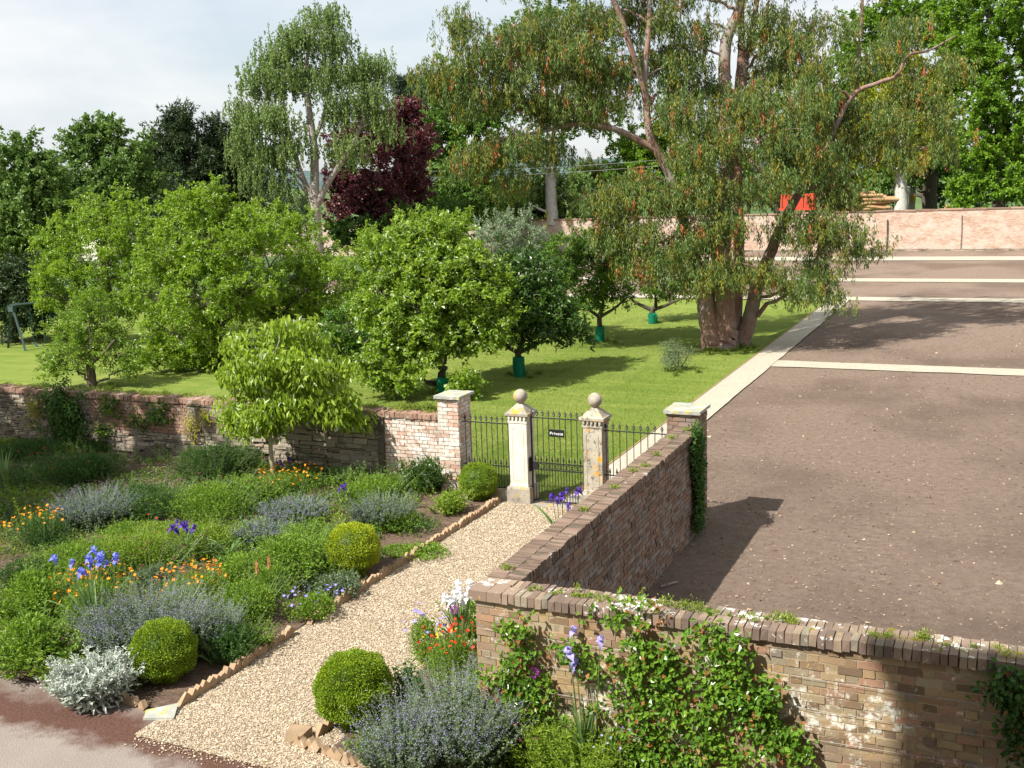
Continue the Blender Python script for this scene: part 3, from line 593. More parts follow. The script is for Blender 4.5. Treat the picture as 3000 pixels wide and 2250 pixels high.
def railing(label, name, cat, x0, x1, y, zb, zt, zm, nb, gate=False):
    t = thing(name, label, cat, ((x0 + x1) / 2, y, 0)); C = np.array([(x0 + x1) / 2, y, 0])
    mb = MB(); mb.add(*box((x0 - (.0 if gate else .06), y - .012, zt - .008), (x1 + (.0 if gate else .05), y + .012, zt + .008))); mb.build('top_rail', iron, t, loc=C)
    mb = MB(); mb.add(*box((x0 - (.0 if gate else .06), y - .013, zm - .009), (x1 + (.0 if gate else .05), y + .013, zm + .009))); mb.build('middle_rail', iron, t, loc=C)
    if gate:
        mb = MB(); mb.add(*box((x0, y - .013, zm - .139), (x1, y + .013, zm - .121))); mb.build('middle_rail', iron, t, loc=C)
    mb = MB(); mb.add(*box((x0, y - .014, zb - .012), (x1, y + .014, zb + .012))); mb.build('bottom_rail', iron, t, loc=C)
    d = barmesh(zt - zb); dx = (x1 - x0) / nb; d2 = barmesh(zm - zb); 
    for k in range(nb + 1):
        b = child('bar', d, t, (x0 + dx * k - C[0], 0, zb)); child('finial', FLEUR, b, (0, 0, zt - zb))
    for k in range(nb):
        b = child('short_bar', d2, t, (x0 + dx * (k + .5) - C[0], 0, zb)); child('spearhead', SPEAR, b, (0, 0, zm - zb))
    if gate:
        for k in range(nb):
            mb = MB(); a = np.linspace(0, 2 * math.pi, 17); R = .050
            addtube(mb, np.stack([R * np.cos(a), a * 0, R * np.sin(a)], -1), .005, 4)
            for q in range(4): c0 = np.array([.022 * math.cos(q * math.pi / 2 + .78), 0, .022 * math.sin(q * math.pi / 2 + .78)]); addtube(mb, c0 + np.stack([.018 * np.cos(a[::2]), a[::2] * 0, .018 * np.sin(a[::2])], -1), .003, 4)
            if k == 0: ring = mb.build('quatrefoil_ring', iron); rd = ring.data; bpy.data.objects.remove(ring)
            if k > 0: child('quatrefoil_ring', rd, t, (x0 + dx * (k + .5) - C[0], 0, zm - .065))
        mb = MB(); mb.add(*box((x0 + .01, y - .02, zm - .12), (x0 + .11, y + .02, zm - .01))); mb.build('lock', iron, t, loc=C)
        for xx in (x0 - .012, x1 + .012):
            mb = MB(); mb.add(*box((xx - .012, y - .014, .02), (xx + .012, y + .014, zt + .01))); mb.build('stile', iron, t, loc=C)
    return t
railing('black iron railing left of the gate, between brick pier and pale pillar', 'iron_railing', 'railing', -9.35, -8.45, 18.22, .24, 1.49, .66, 8)
railing('black iron garden gate with ring frieze between the two stone pillars', 'iron_gate', 'gate', -7.96, -6.95, 18.22, .06, 1.65, .79, 9, True)
railing('black iron railing right of the gate, partly behind the path wall', 'iron_railing', 'railing', -6.5, -5.32, 18.22, .24, 1.49, .66, 9)
mb = MB(); mb.add(*box((-9.45, 18.14, -.02), (-8.44, 18.3, .2))); tag(mb.build('stone_kerb', M['limedark']), 'low grey stone kerb under the left iron railing', 'kerb')
mb = MB(); mb.add(*box((-6.49, 18.14, -.02), (-5.23, 18.3, .2))); tag(mb.build('stone_kerb', M['limedark']), 'low grey stone kerb under the right iron railing', 'kerb')
mb = MB(); mb.add(*box((-7.96, 18.0, -.02), (-6.96, 18.36, .018))); tag(mb.build('threshold', M['limedark']), 'flat grey stone threshold under the iron gate', 'step')
mb = MB(); mb.add(*box((-8.02, 18.16, .62), (-7.985, 18.26, .88))); tag(mb.build('lock_keep', iron), 'black iron lock plate on the side of the pale pillar', 'lock plate')
# sign
sg = thing('sign', 'black sign with white lettering hung on the iron gate', 'sign', (-7.45, 18.19, 1.38))
mb = MB(); mb.add(*box((-7.60, 18.175, 1.315), (-7.30, 18.195, 1.45))); mb.build('board', plain('black_sign_paint', (.012, .013, .014), .35, .5), sg, loc=(-7.45, 18.19, 1.38))
cu = bpy.data.curves.new('lettering', 'FONT'); cu.body = 'Private'; cu.size = .078; cu.align_x = 'CENTER'; cu.align_y = 'CENTER'; cu.extrude = .001; cu.offset = .0003; cu.space_character = 1.2
cu.materials.append(plain('white_sign_paint', (.85, .85, .82), .5, .3))
oc = bpy.data.objects.new('lettering', cu); SC.collection.objects.link(oc); bpy.context.view_layer.update(); lme = bpy.data.meshes.new_from_object(oc); bpy.data.objects.remove(oc)
o = bpy.data.objects.new('lettering', lme); SC.collection.objects.link(o); o.parent = sg; o.location = (0, -.0165, -.002); o.rotation_euler = (math.pi / 2, 0, 0)
# ------------------------------------------------------------------ trees
def clusterleaves(mb, T, n, sig, Ln, Wd, rng, mode='up', mats=1, matp=None, axis=None, zs=.7, drop=.0, dirs=None):
    """n leaves round each target; mode up / hang / strand"""
    k = len(T) * n; ci = np.repeat(np.arange(len(T)), n)
    q = rng.normal(0, 1, (k, 3)); 
    if mode == 'strand':
        m = 9; s_ = rng.normal(0, 1, (len(T) * m, 3)) * sig * [1, 1, .5]; si = ci * m + rng.integers(0, m, k); tt = rng.random(k)
        ln = (drop * rng.uniform(.5, 1.3, len(T) * m))[si]; off = s_[si] + np.stack([rng.normal(0, .04, k) + .08 * tt * np.sin(si), rng.normal(0, .04, k), -tt * ln], -1)
        D = np.stack([rng.normal(0, .45, k), rng.normal(0, .45, k), -np.ones(k)], -1)
        N = rng.normal(0, .8, (k, 3)) + np.array([-.5, -.7, .5])
    elif mode == 'shoot':
        m = 4; ns = len(T) * m; dd = unit(np.repeat(dirs, m, 0) * .75 + np.array([0, 0, .38]) + rng.normal(0, .62, (ns, 3))); ln = drop * rng.uniform(.45, 1.35, ns); st = np.repeat(T, m, 0) + rng.normal(0, sig, (ns, 3)) - dd * ln[:, None] * .35
        si = ci * m + rng.integers(0, m, k); tt = rng.random(k); off = st[si] + dd[si] * (ln[si] * tt)[:, None] + rng.normal(0, .022, (k, 3)) * (1 + drop) - T[ci] - np.array([0, 0, .12]) * (ln[si] * tt ** 2)[:, None]
        D = dd[si] * .45 + rng.normal(0, .62, (k, 3)); N = rng.normal(0, .5, (k, 3)) + np.array([-.12, -.18, .9])
    else:
        r = np.linalg.norm(q, axis=1, keepdims=True); q = q / r * np.clip(r, .5, 1.75); off = q * sig * np.array([1, 1, zs])
        if mode == 'hang':
            off[:, 2] -= rng.random(k) * drop
            D = np.stack([rng.normal(0, .5, k), rng.normal(0, .5, k), -1 + rng.normal(0, .35, k)], -1); N = rng.normal(0, .6, (k, 3)) + np.array([-.45, -.6, .7])
        else:
            D = unit(q) * .8 + rng.normal(0, .6, (k, 3)) + np.array([0, 0, -.1]); N = rng.normal(0, .42, (k, 3)) + np.array([-.1, -.15, .75]) + unit(q) * .8
    P = T[ci] + off
    V, F = leaves(P, D, N, Ln * rng.uniform(.65, 1.3, k), Wd * rng.uniform(.7, 1.25, k))
    mi = 0 if matp is None else rng.choice(len(matp), len(T) * 9, p=matp)[si] if mode == 'strand' else rng.choice(len(matp), k, p=matp)
    mb.add(V, F, mi); return P
def bez(a, b, c, n=7):
    t = np.linspace(0, 1, n)[:, None]; return (1 - t) ** 2 * a + 2 * t * (1 - t) * b + t * t * c
def tree(name, label, stems, blobs, mats, barkmat, spec, group=None, cat='tree', seed=0, extra=None):
    """stems: list of Nx4 (xyz radius); blobs: list of (centre, rx, rz, ntargets)"""
    r = np.random.default_rng(1000 + seed); base = np.array(stems[0][0][:3], float)
    t = thing(name, label, cat, base, group)
    wb = MB(); S = []
    for st in stems:
        st = smoothpath(st, 6); st[:, :3] += r.normal(0, .012, (len(st), 3)) * st[:, 3:4] * 3; addtube(wb, st[:, :3], st[:, 3], spec.get('sides', 12)); S.append(st)
    S = np.concatenate(S); lb = MB(); rl = spec.get('limb', .05); TT = []
    for bi, (c, rx, rz, nt) in enumerate(blobs):
        c = np.asarray(c, float); d = np.linalg.norm((S[:, :3] - c) * [1, 1, 1], axis=1) + np.maximum(0, S[:, 2] - c[2] + .35 * np.hypot(*(S[:, :2] - c[:2]).T)) * 1.6 + (S[:, 3] < rl * .3) * 1.
        s = S[np.argmin(d)]; a = s[:3]; ln = np.linalg.norm(c - a)
        midp = a * .5 + c * .5 + np.array([0, 0, spec.get('arch', .12) * ln]) + r.normal(0, .06 * ln, 3)
        path = bez(a, midp, c, 9); path[1:-1] += r.normal(0, .02 * ln + .01, (7, 3)); r0 = min(s[3] * .75, rl * (ln / 3 + .5)); rr = np.linspace(r0, max(.008, r0 * .25), 9)
        if ln > .15: addtube(wb, path, rr, 6)
        q = unit(r.normal(0, 1, (nt, 3))) * (spec.get('inner', .35) + (1 - spec.get('inner', .35)) * r.random((nt, 1)) ** .55)
        q[:, 2] = np.where(q[:, 2] < -.6, q[:, 2] * .6, q[:, 2])
        T = c + q * [rx, rx * spec.get('dep', 1.), rz]; T[:, 2] = np.maximum(T[:, 2], spec.get('zmin', .4))
        for k in range(0, nt, spec.get('every', 1)):
            dd = np.linalg.norm(path - T[k], axis=1); j = np.argmin(dd[2:]) + 2; a2 = path[j]; l2 = np.linalg.norm(T[k] - a2)
            pp = bez(a2, a2 * .45 + T[k] * .55 + np.array([0, 0, .18 * l2]) + r.normal(0, .1 * l2, 3), T[k] + (T[k] - a2) * .12, 5)
            addtube(wb, pp, np.linspace(min(rr[j] * .6, .012 + .012 * l2), spec.get('tw', .006), 5), 4)
        TT.append(T)
    T = np.concatenate(TT); DD = unit(np.concatenate([t_ - np.asarray(b_[0]) for t_, b_ in zip(TT, blobs)]) + 1e-3)
    P = clusterleaves(lb, T, spec['n'], spec['sig'], spec['L'], spec['W'], r, spec.get('mode', 'up'), matp=spec.get('matp'), zs=spec.get('zs', .7), drop=spec.get('drop', 0), dirs=DD)
    if extra: extra(t, T, r, wb)
    wb.build('trunk', barkmat, t, True, loc=base); lb.build('crown', mats, t, loc=base); return t, T
def B(px, py, rx, ry, d, nt, dd=0., q=1.):
    k = (d + dd) / CAM_F; return (at(px, py, d + dd), rx * k, ry * k, int(nt * q))
def ST(pts, d):
    """stem from picture points (px, py, depth offset, radius)"""
    return np.array([[*at(x, y, d + o), r] for x, y, o, r in pts])
def SB(P, pts):
    return np.array([[P[0] + x, P[1] + y, P[2] + z, r] for x, y, z, r in pts])

# ---- eucalyptus
dE = depth(gz(2120, 1020)); base = gz(2120, 1015)
def es(pts, o=0): return ST([(x, y, d_ + o, r_) for x, y, d_, r_ in pts], dE)
stems = [es([(2118, 1040, 0, .62), (2120, 1012, 0, .53), (2122, 985, 0, .48), (2120, 930, 0, .42), (2118, 820, 0, .38), (2112, 650, .1, .33), (2128, 480, .2, .28), (2126, 350, .3, .25), (2122, 220, .3, .22), (2128, 120, .3, .2), (2160, 40, .2, .17), (2185, -60, 0, .13), (2190, -260, 0, .06)]),
 es([(2090, 1045, -.1, .46), (2086, 1005, -.1, .38), (2072, 930, -.1, .32), (2062, 860, -.1, .28), (2035, 760, -.3, .23), (2010, 680, -.5, .19), (1990, 600, -.7, .17), (1965, 520, -.8, .165), (1930, 450, -.9, .15), (1903, 390, -1, .14), (1893, 300, -1, .12), (1888, 210, -1, .11), (1900, 100, -1, .09), (1902, 0, -1, .07), (1900, -150, -1, .04)]),
 es([(2165, 1040, .5, .4), (2172, 1000, .5, .32), (2192, 950, .5, .27), (2208, 880, .5, .25), (2225, 820, .5, .23), (2262, 730, .6, .2), (2300, 640, .8, .17), (2370, 520, 1, .14), (2440, 420, 1.2, .12), (2500, 300, 1.4, .1), (2520, 120, 1.5, .07), (2530, -80, 1.5, .04)]),
 es([(2145, 1010, .7, .32), (2158, 850, .9, .23), (2165, 700, 1.2, .2), (2160, 500, 1.5, .17), (2160, 300, 1.5, .15), (2172, 150, 1.5, .13), (2172, 20, 1.5, .11), (2180, -120, 1.5, .06)]),
 es([(2165, 420, 1.3, .14), (2182, 200, 1.4, .12), (2200, 100, 1.4, .11), (2222, -20, 1.4, .08), (2240, -180, 1.4, .04)]),
 es([(1925, 440, -.9, .13), (1870, 412, -1, .12), (1805, 380, -1.2, .10), (1720, 366, -1.4, .085), (1672, 366, -1.6, .07), (1590, 385, -1.9, .055), (1480, 405, -2.2, .04), (1360, 445, -2.5, .02)]),
 es([(1893, 300, -1, .1), (1872, 210, -1.2, .10), (1846, 135, -1.4, .10), (1822, 60, -1.5, .10), (1800, 8, -1.6, .09), (1765, -60, -1.6, .06), (1740, -160, -1.6, .03)]),
 es([(1805, 380, -1.2, .06), (1700, 320, -1.6, .055), (1600, 310, -2, .05), (1500, 285, -2.2, .045), (1410, 255, -2.4, .035), (1300, 200, -2.6, .02), (1240, 165, -2.7, .01)]),
 es([(1600, 310, -2, .05), (1530, 240, -2.3, .045), (1490, 170, -2.4, .035), (1440, 120, -2.5, .025), (1370, 60, -2.6, .012)]),
 es([(2120, 420, -.1, .09), (2165, 440, -.6, .085), (2210, 480, -1, .07), (2250, 520, -1.3, .05), (2290, 540, -1.5, .03)]),
 es([(2330, 590, 1, .09), (2400, 480, .4, .09), (2490, 290, 0, .08), (2570, 244, -.3, .07), (2625, 222, -.4, .065), (2662, 163, -.4, .05), (2720, 148, -.4, .04), (2800, 105, -.4, .02)]),
 es([(2000, 660, -.6, .06), (1960, 700, -1.2, .045), (1900, 715, -1.6, .035), (1840, 700, -1.9, .02)]),
 es([(2300, 640, .7, .09), (2350, 650, .2, .07), (2400, 680, -.3, .05), (2440, 740, -.6, .03)])]
eb = []
for x, y, rx, ry, o, n in [
 (1260, 200, 45, 45, -2.6, 8), (1330, 215, 85, 60, -2.6, 18), (1350, 80, 34, 70, -2.6, 12), (1420, 160, 80, 60, -2.5, 18), (1400, 280, 90, 45, -2.4, 14), (1500, 120, 80, 70, -2.2, 20), (1530, 245, 95, 75, -2.2, 24),
 (1600, 60, 80, 60, -1.8, 16), (1650, 160, 110, 80, -1.8, 28), (1640, 290, 90, 55, -1.8, 20), (1420, 425, 70, 40, -2.3, 14), (1360, 470, 45, 28, -2.5, 7), (1530, 400, 100, 42, -2, 18), (1480, 510, 55, 30, -2, 7), (1620, 420, 55, 40, -1.5, 8),
 (1720, 60, 75, 60, -1.2, 14), (1750, 175, 80, 65, -1, 18), (1740, 300, 80, 50, -1, 16), (1830, 215, 55, 60, -1, 10), (1960, 40, 60, 50, -1, 10), (1980, 180, 70, 60, -.5, 13), (1990, 320, 90, 65, -1.5, 20), (2070, 60, 40, 40, 0, 6),
 (1770, 565, 110, 55, -1.8, 20), (1850, 640, 100, 45, -1.8, 16), (1780, 680, 70, 40, -2, 10), (1890, 745, 80, 65, -2, 14), (1940, 560, 80, 60, -1.8, 15), (1870, 520, 60, 40, -1.5, 9),
 (2020, 430, 90, 70, -1.8, 20), (2060, 560, 90, 65, -1.9, 22), (2040, 680, 95, 65, -2, 20), (2120, 640, 85, 70, -2, 18), (2010, 800, 65, 50, -2.1, 9), (2085, 800, 60, 40, -2.2, 9), (2155, 770, 75, 48, -2.1, 12), (2120, 380, 80, 60, -1.5, 14),
 (2190, 290, 85, 65, -1, 18), (2260, 390, 110, 75, -1.4, 28), (2240, 520, 100, 65, -1.6, 22), (2340, 300, 95, 70, -1, 22), (2390, 200, 70, 70, -.5, 16), (2370, 440, 90, 70, -1, 20), (2460, 540, 90, 65, -1, 18), (2340, 650, 100, 55, -1.2, 18), (2450, 660, 90, 48, -.8, 16), (2520, 715, 50, 30, -.6, 6), (2400, 760, 70, 50, -1, 12),
 (2260, 790, 75, 40, -1.6, 12), (2370, 830, 80, 28, -1.6, 11), (2440, 850, 36, 28, -1.7, 5), (2320, 120, 60, 50, 0, 8), (2420, 60, 90, 50, .5, 12), (2500, 400, 90, 80, .6, 20), (2560, 160, 70, 70, .4, 16), (2590, 330, 90, 70, .4, 18), (2640, 80, 80, 60, 0, 14), (2690, 230, 70, 65, -.2, 12), (2640, 430, 80, 55, .2, 14), (2740, 330, 60, 70, 0, 11), (2770, 410, 45, 40, 0, 6), (2770, 180, 60, 50, 0, 9),
 (1560, -80, 110, 60, -1, 10), (1750, -120, 150, 90, -1, 20), (1950, -160, 150, 90, 0, 20), (2150, -200, 150, 110, 0, 22), (2150, -60, 110, 50, 0, 14), (2400, -120, 150, 90, .5, 20), (2600, -90, 100, 70, .5, 12), (1790, 30, 60, 50, .4, 12), (1870, 60, 70, 60, .6, 14), (1900, 160, 70, 60, .8, 14), (2020, 130, 70, 70, .8, 14), (2060, 240, 80, 70, .5, 16), (1960, 260, 70, 60, .5, 12), (2230, 60, 80, 60, .3, 14), (2300, 200, 80, 70, .5, 14), (1700, 230, 80, 60, .2, 14), (1990, -40, 90, 50, .5, 14), (1850, -50, 90, 50, .5, 12), (2240, 200, 70, 60, 2.5, 12), (2460, 300, 70, 60, .5, 12), (2180, -420, 160, 120, 0, 16), (2000, -330, 120, 90, 2, 12), (2300, 100, 120, 120, 3, 16), (2150, 350, 120, 90, 3, 16), (2400, 350, 120, 120, 3, 18)]:
    eb.append(B(x, y, rx * 1.02, ry, dE, int(n * 1.3), o))
def ribbons(t, T, r, wb):
    mb = wb
    for k in range(46):
        a = T[r.integers(len(T))]; p = [a]; 
        for j in range(4): p.append(p[-1] + np.array([r.normal(0, .10), r.normal(0, .10), -r.uniform(.1, .3)]))
        addtube(mb, p, np.linspace(.016, .005, 5), 4)
EUC = dict(n=170, sig=.30, L=.15, W=.034, mode='strand', drop=.55, limb=.06, inner=.15, dep=1.0, matp=[.70, .27, .03], every=2, zmin=1.3, tw=.006)
tree('eucalyptus', 'huge many-stemmed eucalyptus with peeling bark beside the pale field path', stems, eb, [ML['euc'], ML['eucyel'], ML['eucred']], MW['eucbark'], EUC, seed=1, extra=ribbons)

# ---- orchard trees
AP = dict(n=100, sig=.13, L=.105, W=.062, every=1, mode='shoot', drop=.52, tw=.004, limb=.055, inner=.3, matp=[.97, .03], zs=.75)
def fork(P, h, r0, lean=(0, 0), top=2.2):
    return [SB(P, [(0, 0, -.1, r0 * 1.5), (0, 0, .15, r0 * 1.08), (lean[0] * .5, lean[1] * .5, h * .6, r0 * .9), (lean[0], lean[1], h, r0 * .8), (lean[0] * 1.3 + .15, lean[1], h * 1.5, r0 * .5), (lean[0] * 1.4, lean[1] + .1, top, r0 * .25)]),
            SB(P, [(lean[0], lean[1], h * .95, r0 * .65), (lean[0] - .5, lean[1] - .1, h * 1.35, r0 * .5), (lean[0] - 1.0, lean[1], h * 1.8, r0 * .3)]),
            SB(P, [(lean[0], lean[1], h * .95, r0 * .6), (lean[0] + .55, lean[1] + .1, h * 1.3, r0 * .45), (lean[0] + 1.1, lean[1], h * 1.75, r0 * .25)])]
def orchard(name, label, bx, by, blobs, mats, spec, h=1.0, r0=.12, lean=(0, 0), top=2.6, seed=0, bark='darkbark', cat='tree'):
    P = gz(bx, by); d = depth(P)
    return tree(name, label, fork(P, h, r0, lean, top), [B(x, y, rx * 1.1, ry * 1.08, d, n, o, 2.3) for x, y, rx, ry, o, n in blobs], mats, MW[bark], spec, 'fruit and ornamental trees on the lawn', cat, seed)
orchard('apple_tree', 'small gnarled apple tree standing alone just behind the left end of the garden wall', 272, 1140, [(195, 1040, 60, 60, 0, 12), (250, 1000, 80, 60, .3, 18), (330, 1040, 65, 50, 0, 14), (300, 940, 60, 50, .2, 12), (200, 960, 55, 50, .3, 10), (270, 890, 45, 35, 0, 7), (375, 1080, 30, 30, 0, 4), (160, 1080, 35, 35, 0, 5)], [ML['apple'], ML['pale']], dict(AP, n=80, L=.085, W=.048, drop=.4), .9, .15, (0, 0), 1.9, 2)
orchard('plum_tree', 'broad bushy fruit tree behind the swing set and the small apple tree', 330, 1010, [(170, 690, 70, 60, 0, 14), (300, 640, 90, 65, .5, 20), (400, 680, 85, 60, 0, 18), (370, 595, 40, 40, 0, 5), (170, 790, 65, 70, 0, 15), (270, 760, 100, 80, -.5, 26), (390, 790, 90, 80, 0, 22), (200, 880, 70, 50, 0, 13), (330, 870, 100, 55, 0, 16), (140, 860, 35, 60, 0, 6), (430, 900, 60, 60, 0, 9)], [ML['apple2'], ML['pale']], dict(AP), 1.2, .17, (0, 0), 3.0, 3)
orchard('cherry_tree', 'tallest bright green fruit tree in the middle left of the lawn', 640, 1080, [(560, 620, 90, 60, .5, 20), (650, 640, 90, 60, .6, 18), (500, 740, 90, 80, 0, 22), (620, 740, 110, 80, -.3, 28), (740, 700, 80, 60, .3, 16), (470, 860, 90, 80, 0, 20), (600, 880, 120, 90, -.8, 30), (720, 830, 110, 80, -.4, 26), (510, 980, 90, 70, -.3, 17), (470, 1070, 80, 55, -.3, 12), (560, 1080, 60, 40, -.3, 9), (640, 990, 90, 60, -.4, 16), (600, 575, 60, 30, .5, 7)], [ML['apple2'], ML['pale']], dict(AP), 1.3, .2, (0, 0), 3.6, 4)
orchard('cherry_tree', 'spreading fruit tree with long bare twigs, between the tallest one and the birch', 800, 1040, [(790, 650, 80, 50, 1, 13), (860, 690, 80, 60, 1, 14), (900, 760, 90, 60, .6, 18), (850, 830, 100, 70, 0, 22), (960, 830, 70, 60, 0, 14), (800, 900, 90, 60, 0, 16), (900, 920, 90, 60, -.2, 17), (980, 920, 60, 60, 0, 10), (860, 1000, 90, 50, 0, 12)], [ML['apple2'], ML['pale']], dict(AP), 1.2, .16, (0, 0), 3.0, 5)
orchard('dark_fruit_tree', 'shaded dark green tree low down behind the weeping pear in the bed', 1020, 1090, [(1010, 960, 70, 60, 0, 12), (1080, 1000, 60, 60, 0, 10), (960, 1020, 50, 50, 0, 8), (1050, 1060, 50, 40, 0, 6)], [ML['appledark'], ML['pale']], dict(AP), .7, .1, (0, 0), 1.6, 6)
orchard('whitebeam', 'large rounded tree speckled with pale leaf undersides, behind the left gate pier', 1298, 1150, [(1200, 720, 70, 50, .8, 12), (1290, 700, 80, 55, .8, 14), (1150, 790, 80, 60, .4, 16), (1260, 800, 100, 70, 0, 24), (1370, 790, 80, 65, .2, 17), (1130, 890, 80, 65, 0, 17), (1240, 910, 100, 70, -.7, 24), (1360, 890, 90, 70, -.4, 20), (1440, 850, 60, 60, 0, 10), (1160, 990, 80, 55, -.4, 14), (1270, 1000, 90, 50, -.5, 14), (1390, 985, 80, 50, -.4, 12), (1110, 1080, 70, 45, -.7, 10), (1190, 1110, 60, 35, -.9, 7), (1380, 1140, 40, 45, -1.2, 5), (1450, 960, 60, 50, -.1, 8)], [ML['apple'], ML['pale'], ML['limey']], dict(AP, matp=[.60, .07, .33], L=.13, W=.08), 1.15, .16, (.05, 0), 2.9, 7)
orchard('magnolia_tree', 'glossy dark magnolia with a green mesh guard, directly behind the stone gate pillars', 1521, 1100, [(1500, 850, 70, 50, 0, 12), (1580, 860, 75, 55, 0, 14), (1520, 920, 80, 55, -.3, 15), (1620, 930, 75, 55, -.2, 15), (1670, 960, 50, 45, 0, 9), (1450, 940, 50, 50, 0, 8), (1560, 985, 70, 28, 0, 8), (1480, 780, 50, 40, 0, 7), (1580, 780, 60, 50, .2, 8)], [ML['magnolia'], ML['pale']], dict(AP, n=56, L=.16, W=.075, matp=[.985, .015]), .75, .12, (0, 0), 2.0, 8)
orchard('silver_pear', 'silvery grey-green leaved tree at the back of the lawn, before the far brick wall', 1450, 1000, [(1450, 690, 75, 55, 0, 14), (1540, 700, 60, 45, 0, 10), (1400, 760, 70, 50, 0, 10), (1500, 770, 90, 60, 0, 18), (1570, 790, 60, 60, 0, 10), (1520, 650, 30, 35, 0, 4), (1450, 850, 80, 50, 0, 10)], [ML['silver'], ML['pale']], dict(AP, n=110, L=.11, W=.04), 1.1, .12, (0, 0), 3.3, 9)
orchard('quince_tree', 'rounded dark fruit tree with the clearest bright green trunk guard, before the eucalyptus', 1758, 1000, [(1660, 740, 65, 50, 0, 12), (1750, 720, 75, 50, 0, 15), (1830, 740, 60, 50, 0, 11), (1640, 810, 60, 50, 0, 11), (1730, 800, 85, 55, -.3, 18), (1820, 810, 70, 50, 0, 13), (1690, 880, 65, 35, -.2, 9), (1790, 860, 60, 35, 0, 8)], [ML['appledark'], ML['limey']], dict(AP, matp=[.85, .15]), .95, .11, (0, 0), 2.4, 10)
orchard('quince_tree', 'farthest dark fruit tree with forked low limbs, half behind the eucalyptus leaves', 1912, 945, [(1870, 760, 60, 45, 0, 10), (1950, 740, 70, 50, 0, 13), (2000, 800, 60, 50, 0, 10), (1900, 830, 60, 40, 0, 9), (1970, 850, 60, 30, 0, 7)], [ML['appledark'], ML['limey']], dict(AP, matp=[.85, .15]), .55, .14, (0, 0), 2.6, 11)
orchard('pear_tree', 'leafy yellow-green tree behind the speckled tree, before the birch', 1180, 1000, [(1060, 750, 60, 45, 1, 9), (1130, 700, 80, 50, 1, 14), (1230, 660, 70, 40, 1, 10), (1330, 650, 60, 35, 1, 8), (1060, 830, 60, 50, 1, 9), (1180, 760, 90, 60, 1.2, 14)], [ML['apple'], ML['limey']], dict(AP, matp=[.6, .4]), 1.2, .14, (0, 0), 3.4, 12)
# small lawn shrub and suckers
P = gz(1988, 1085); tree('scrubby_bush', 'small scrubby bush alone on the lawn left of the field path', [SB(P, [(0, 0, 0, .02), (0, 0, .3, .015), (0, 0, .6, .008)]), SB(P, [(0, 0, 0, .02), (-.2, 0, .3, .015), (-.4, 0, .7, .006)]), SB(P, [(0, 0, 0, .02), (.2, .1, .3, .015), (.35, 0, .6, .006)])], [(P + [0, 0, .35], .48, .35, 26), (P + [-.2, 0, .75], .3, .25, 8)], ML['mint'], MW['darkbark'], dict(n=60, sig=.12, L=.06, W=.022, limb=.01, zmin=.05), cat='bush', seed=13)
# tree guards
M['guard'] = leafmat('green_mesh_plastic', [(.01, .22, .12), (.02, .33, .18)], .35, (.02, .6, .35))
for (bx, by, h, r0, lab) in ((1758, 1002, .58, .15, 'bright green mesh guard round the quince trunk left of the eucalyptus'), (1521, 1104, .62, .17, 'green mesh guard round the glossy magnolia trunk'), (1912, 948, .42, .18, 'small green mesh guard on the farthest forked fruit tree'), (1298, 1158, .5, .15, 'green mesh guard mostly hidden by the left brick pier')):
    P = gz(bx, by); mb = MB(); a = np.arange(18) * 2 * math.pi / 18; zs_ = np.linspace(0, h, 6)
    for k in range(18):
        addtube(mb, [P + [r0 * (1 + .12 * math.sin(3 * a[k] + z * 6)) * math.cos(a[k] + z * .9), r0 * math.sin(a[k] + z * .9), z] for z in zs_], .007, 3); addtube(mb, [P + [r0 * (1 + .12 * math.sin(3 * a[k] + z * 6)) * math.cos(a[k] - z * .9), r0 * math.sin(a[k] - z * .9), z] for z in zs_], .007, 3)
    V, F = lathe([(r0 * .93, .01), (r0 * .97, h * .5), (r0 * .93, h)], 18, P); mb.add(V, F)
    tag(mb.build('tree_guard', M['guard']), lab, 'tree guard', 'green mesh tree guards')
# weeping pear in the bed
P = gz(802, 1430, .15); d = depth(P)
tree('weeping_pear', 'small weeping tree with a straight pale stem, standing in the left flower bed', [SB(P, [(0, 0, -.1, .065), (.01, 0, .3, .05), (.0, 0, .8, .043), (.02, 0, 1.3, .04), (.05, 0, 1.7, .04), (.1, 0, 2.1, .03), (.12, 0, 2.45, .015)])],
    [B(x, y, rx, ry, d, n, o) for x, y, rx, ry, o, n in [(720, 990, 60, 35, 0, 10), (820, 980, 80, 40, .2, 14), (900, 1010, 60, 45, .1, 11), (690, 1080, 45, 55, 0, 11), (760, 1060, 80, 60, -.5, 18), (870, 1070, 80, 60, -.4, 18), (970, 1060, 60, 55, 0, 12), (690, 1180, 40, 60, 0, 10), (760, 1190, 65, 60, -.5, 14), (860, 1170, 70, 50, -.5, 13), (960, 1170, 60, 60, -.3, 13), (1030, 1200, 38, 50, 0, 8), (740, 1240, 32, 36, -.2, 5), (800, 1225, 40, 30, 0, 3), (685, 1225, 26, 32, 0, 4), (850, 940, 60, 25, 0, 5), (780, 1110, 60, 60, .6, 10), (930, 1110, 60, 60, .6, 10)]],
    [ML['limey'], ML['pale']], MW['greenbark'], dict(n=62, sig=.17, L=.14, W=.066, mode='hang', drop=.16, limb=.025, inner=.2, matp=[.95, .05], tw=.004, arch=.3), cat='tree', seed=14)

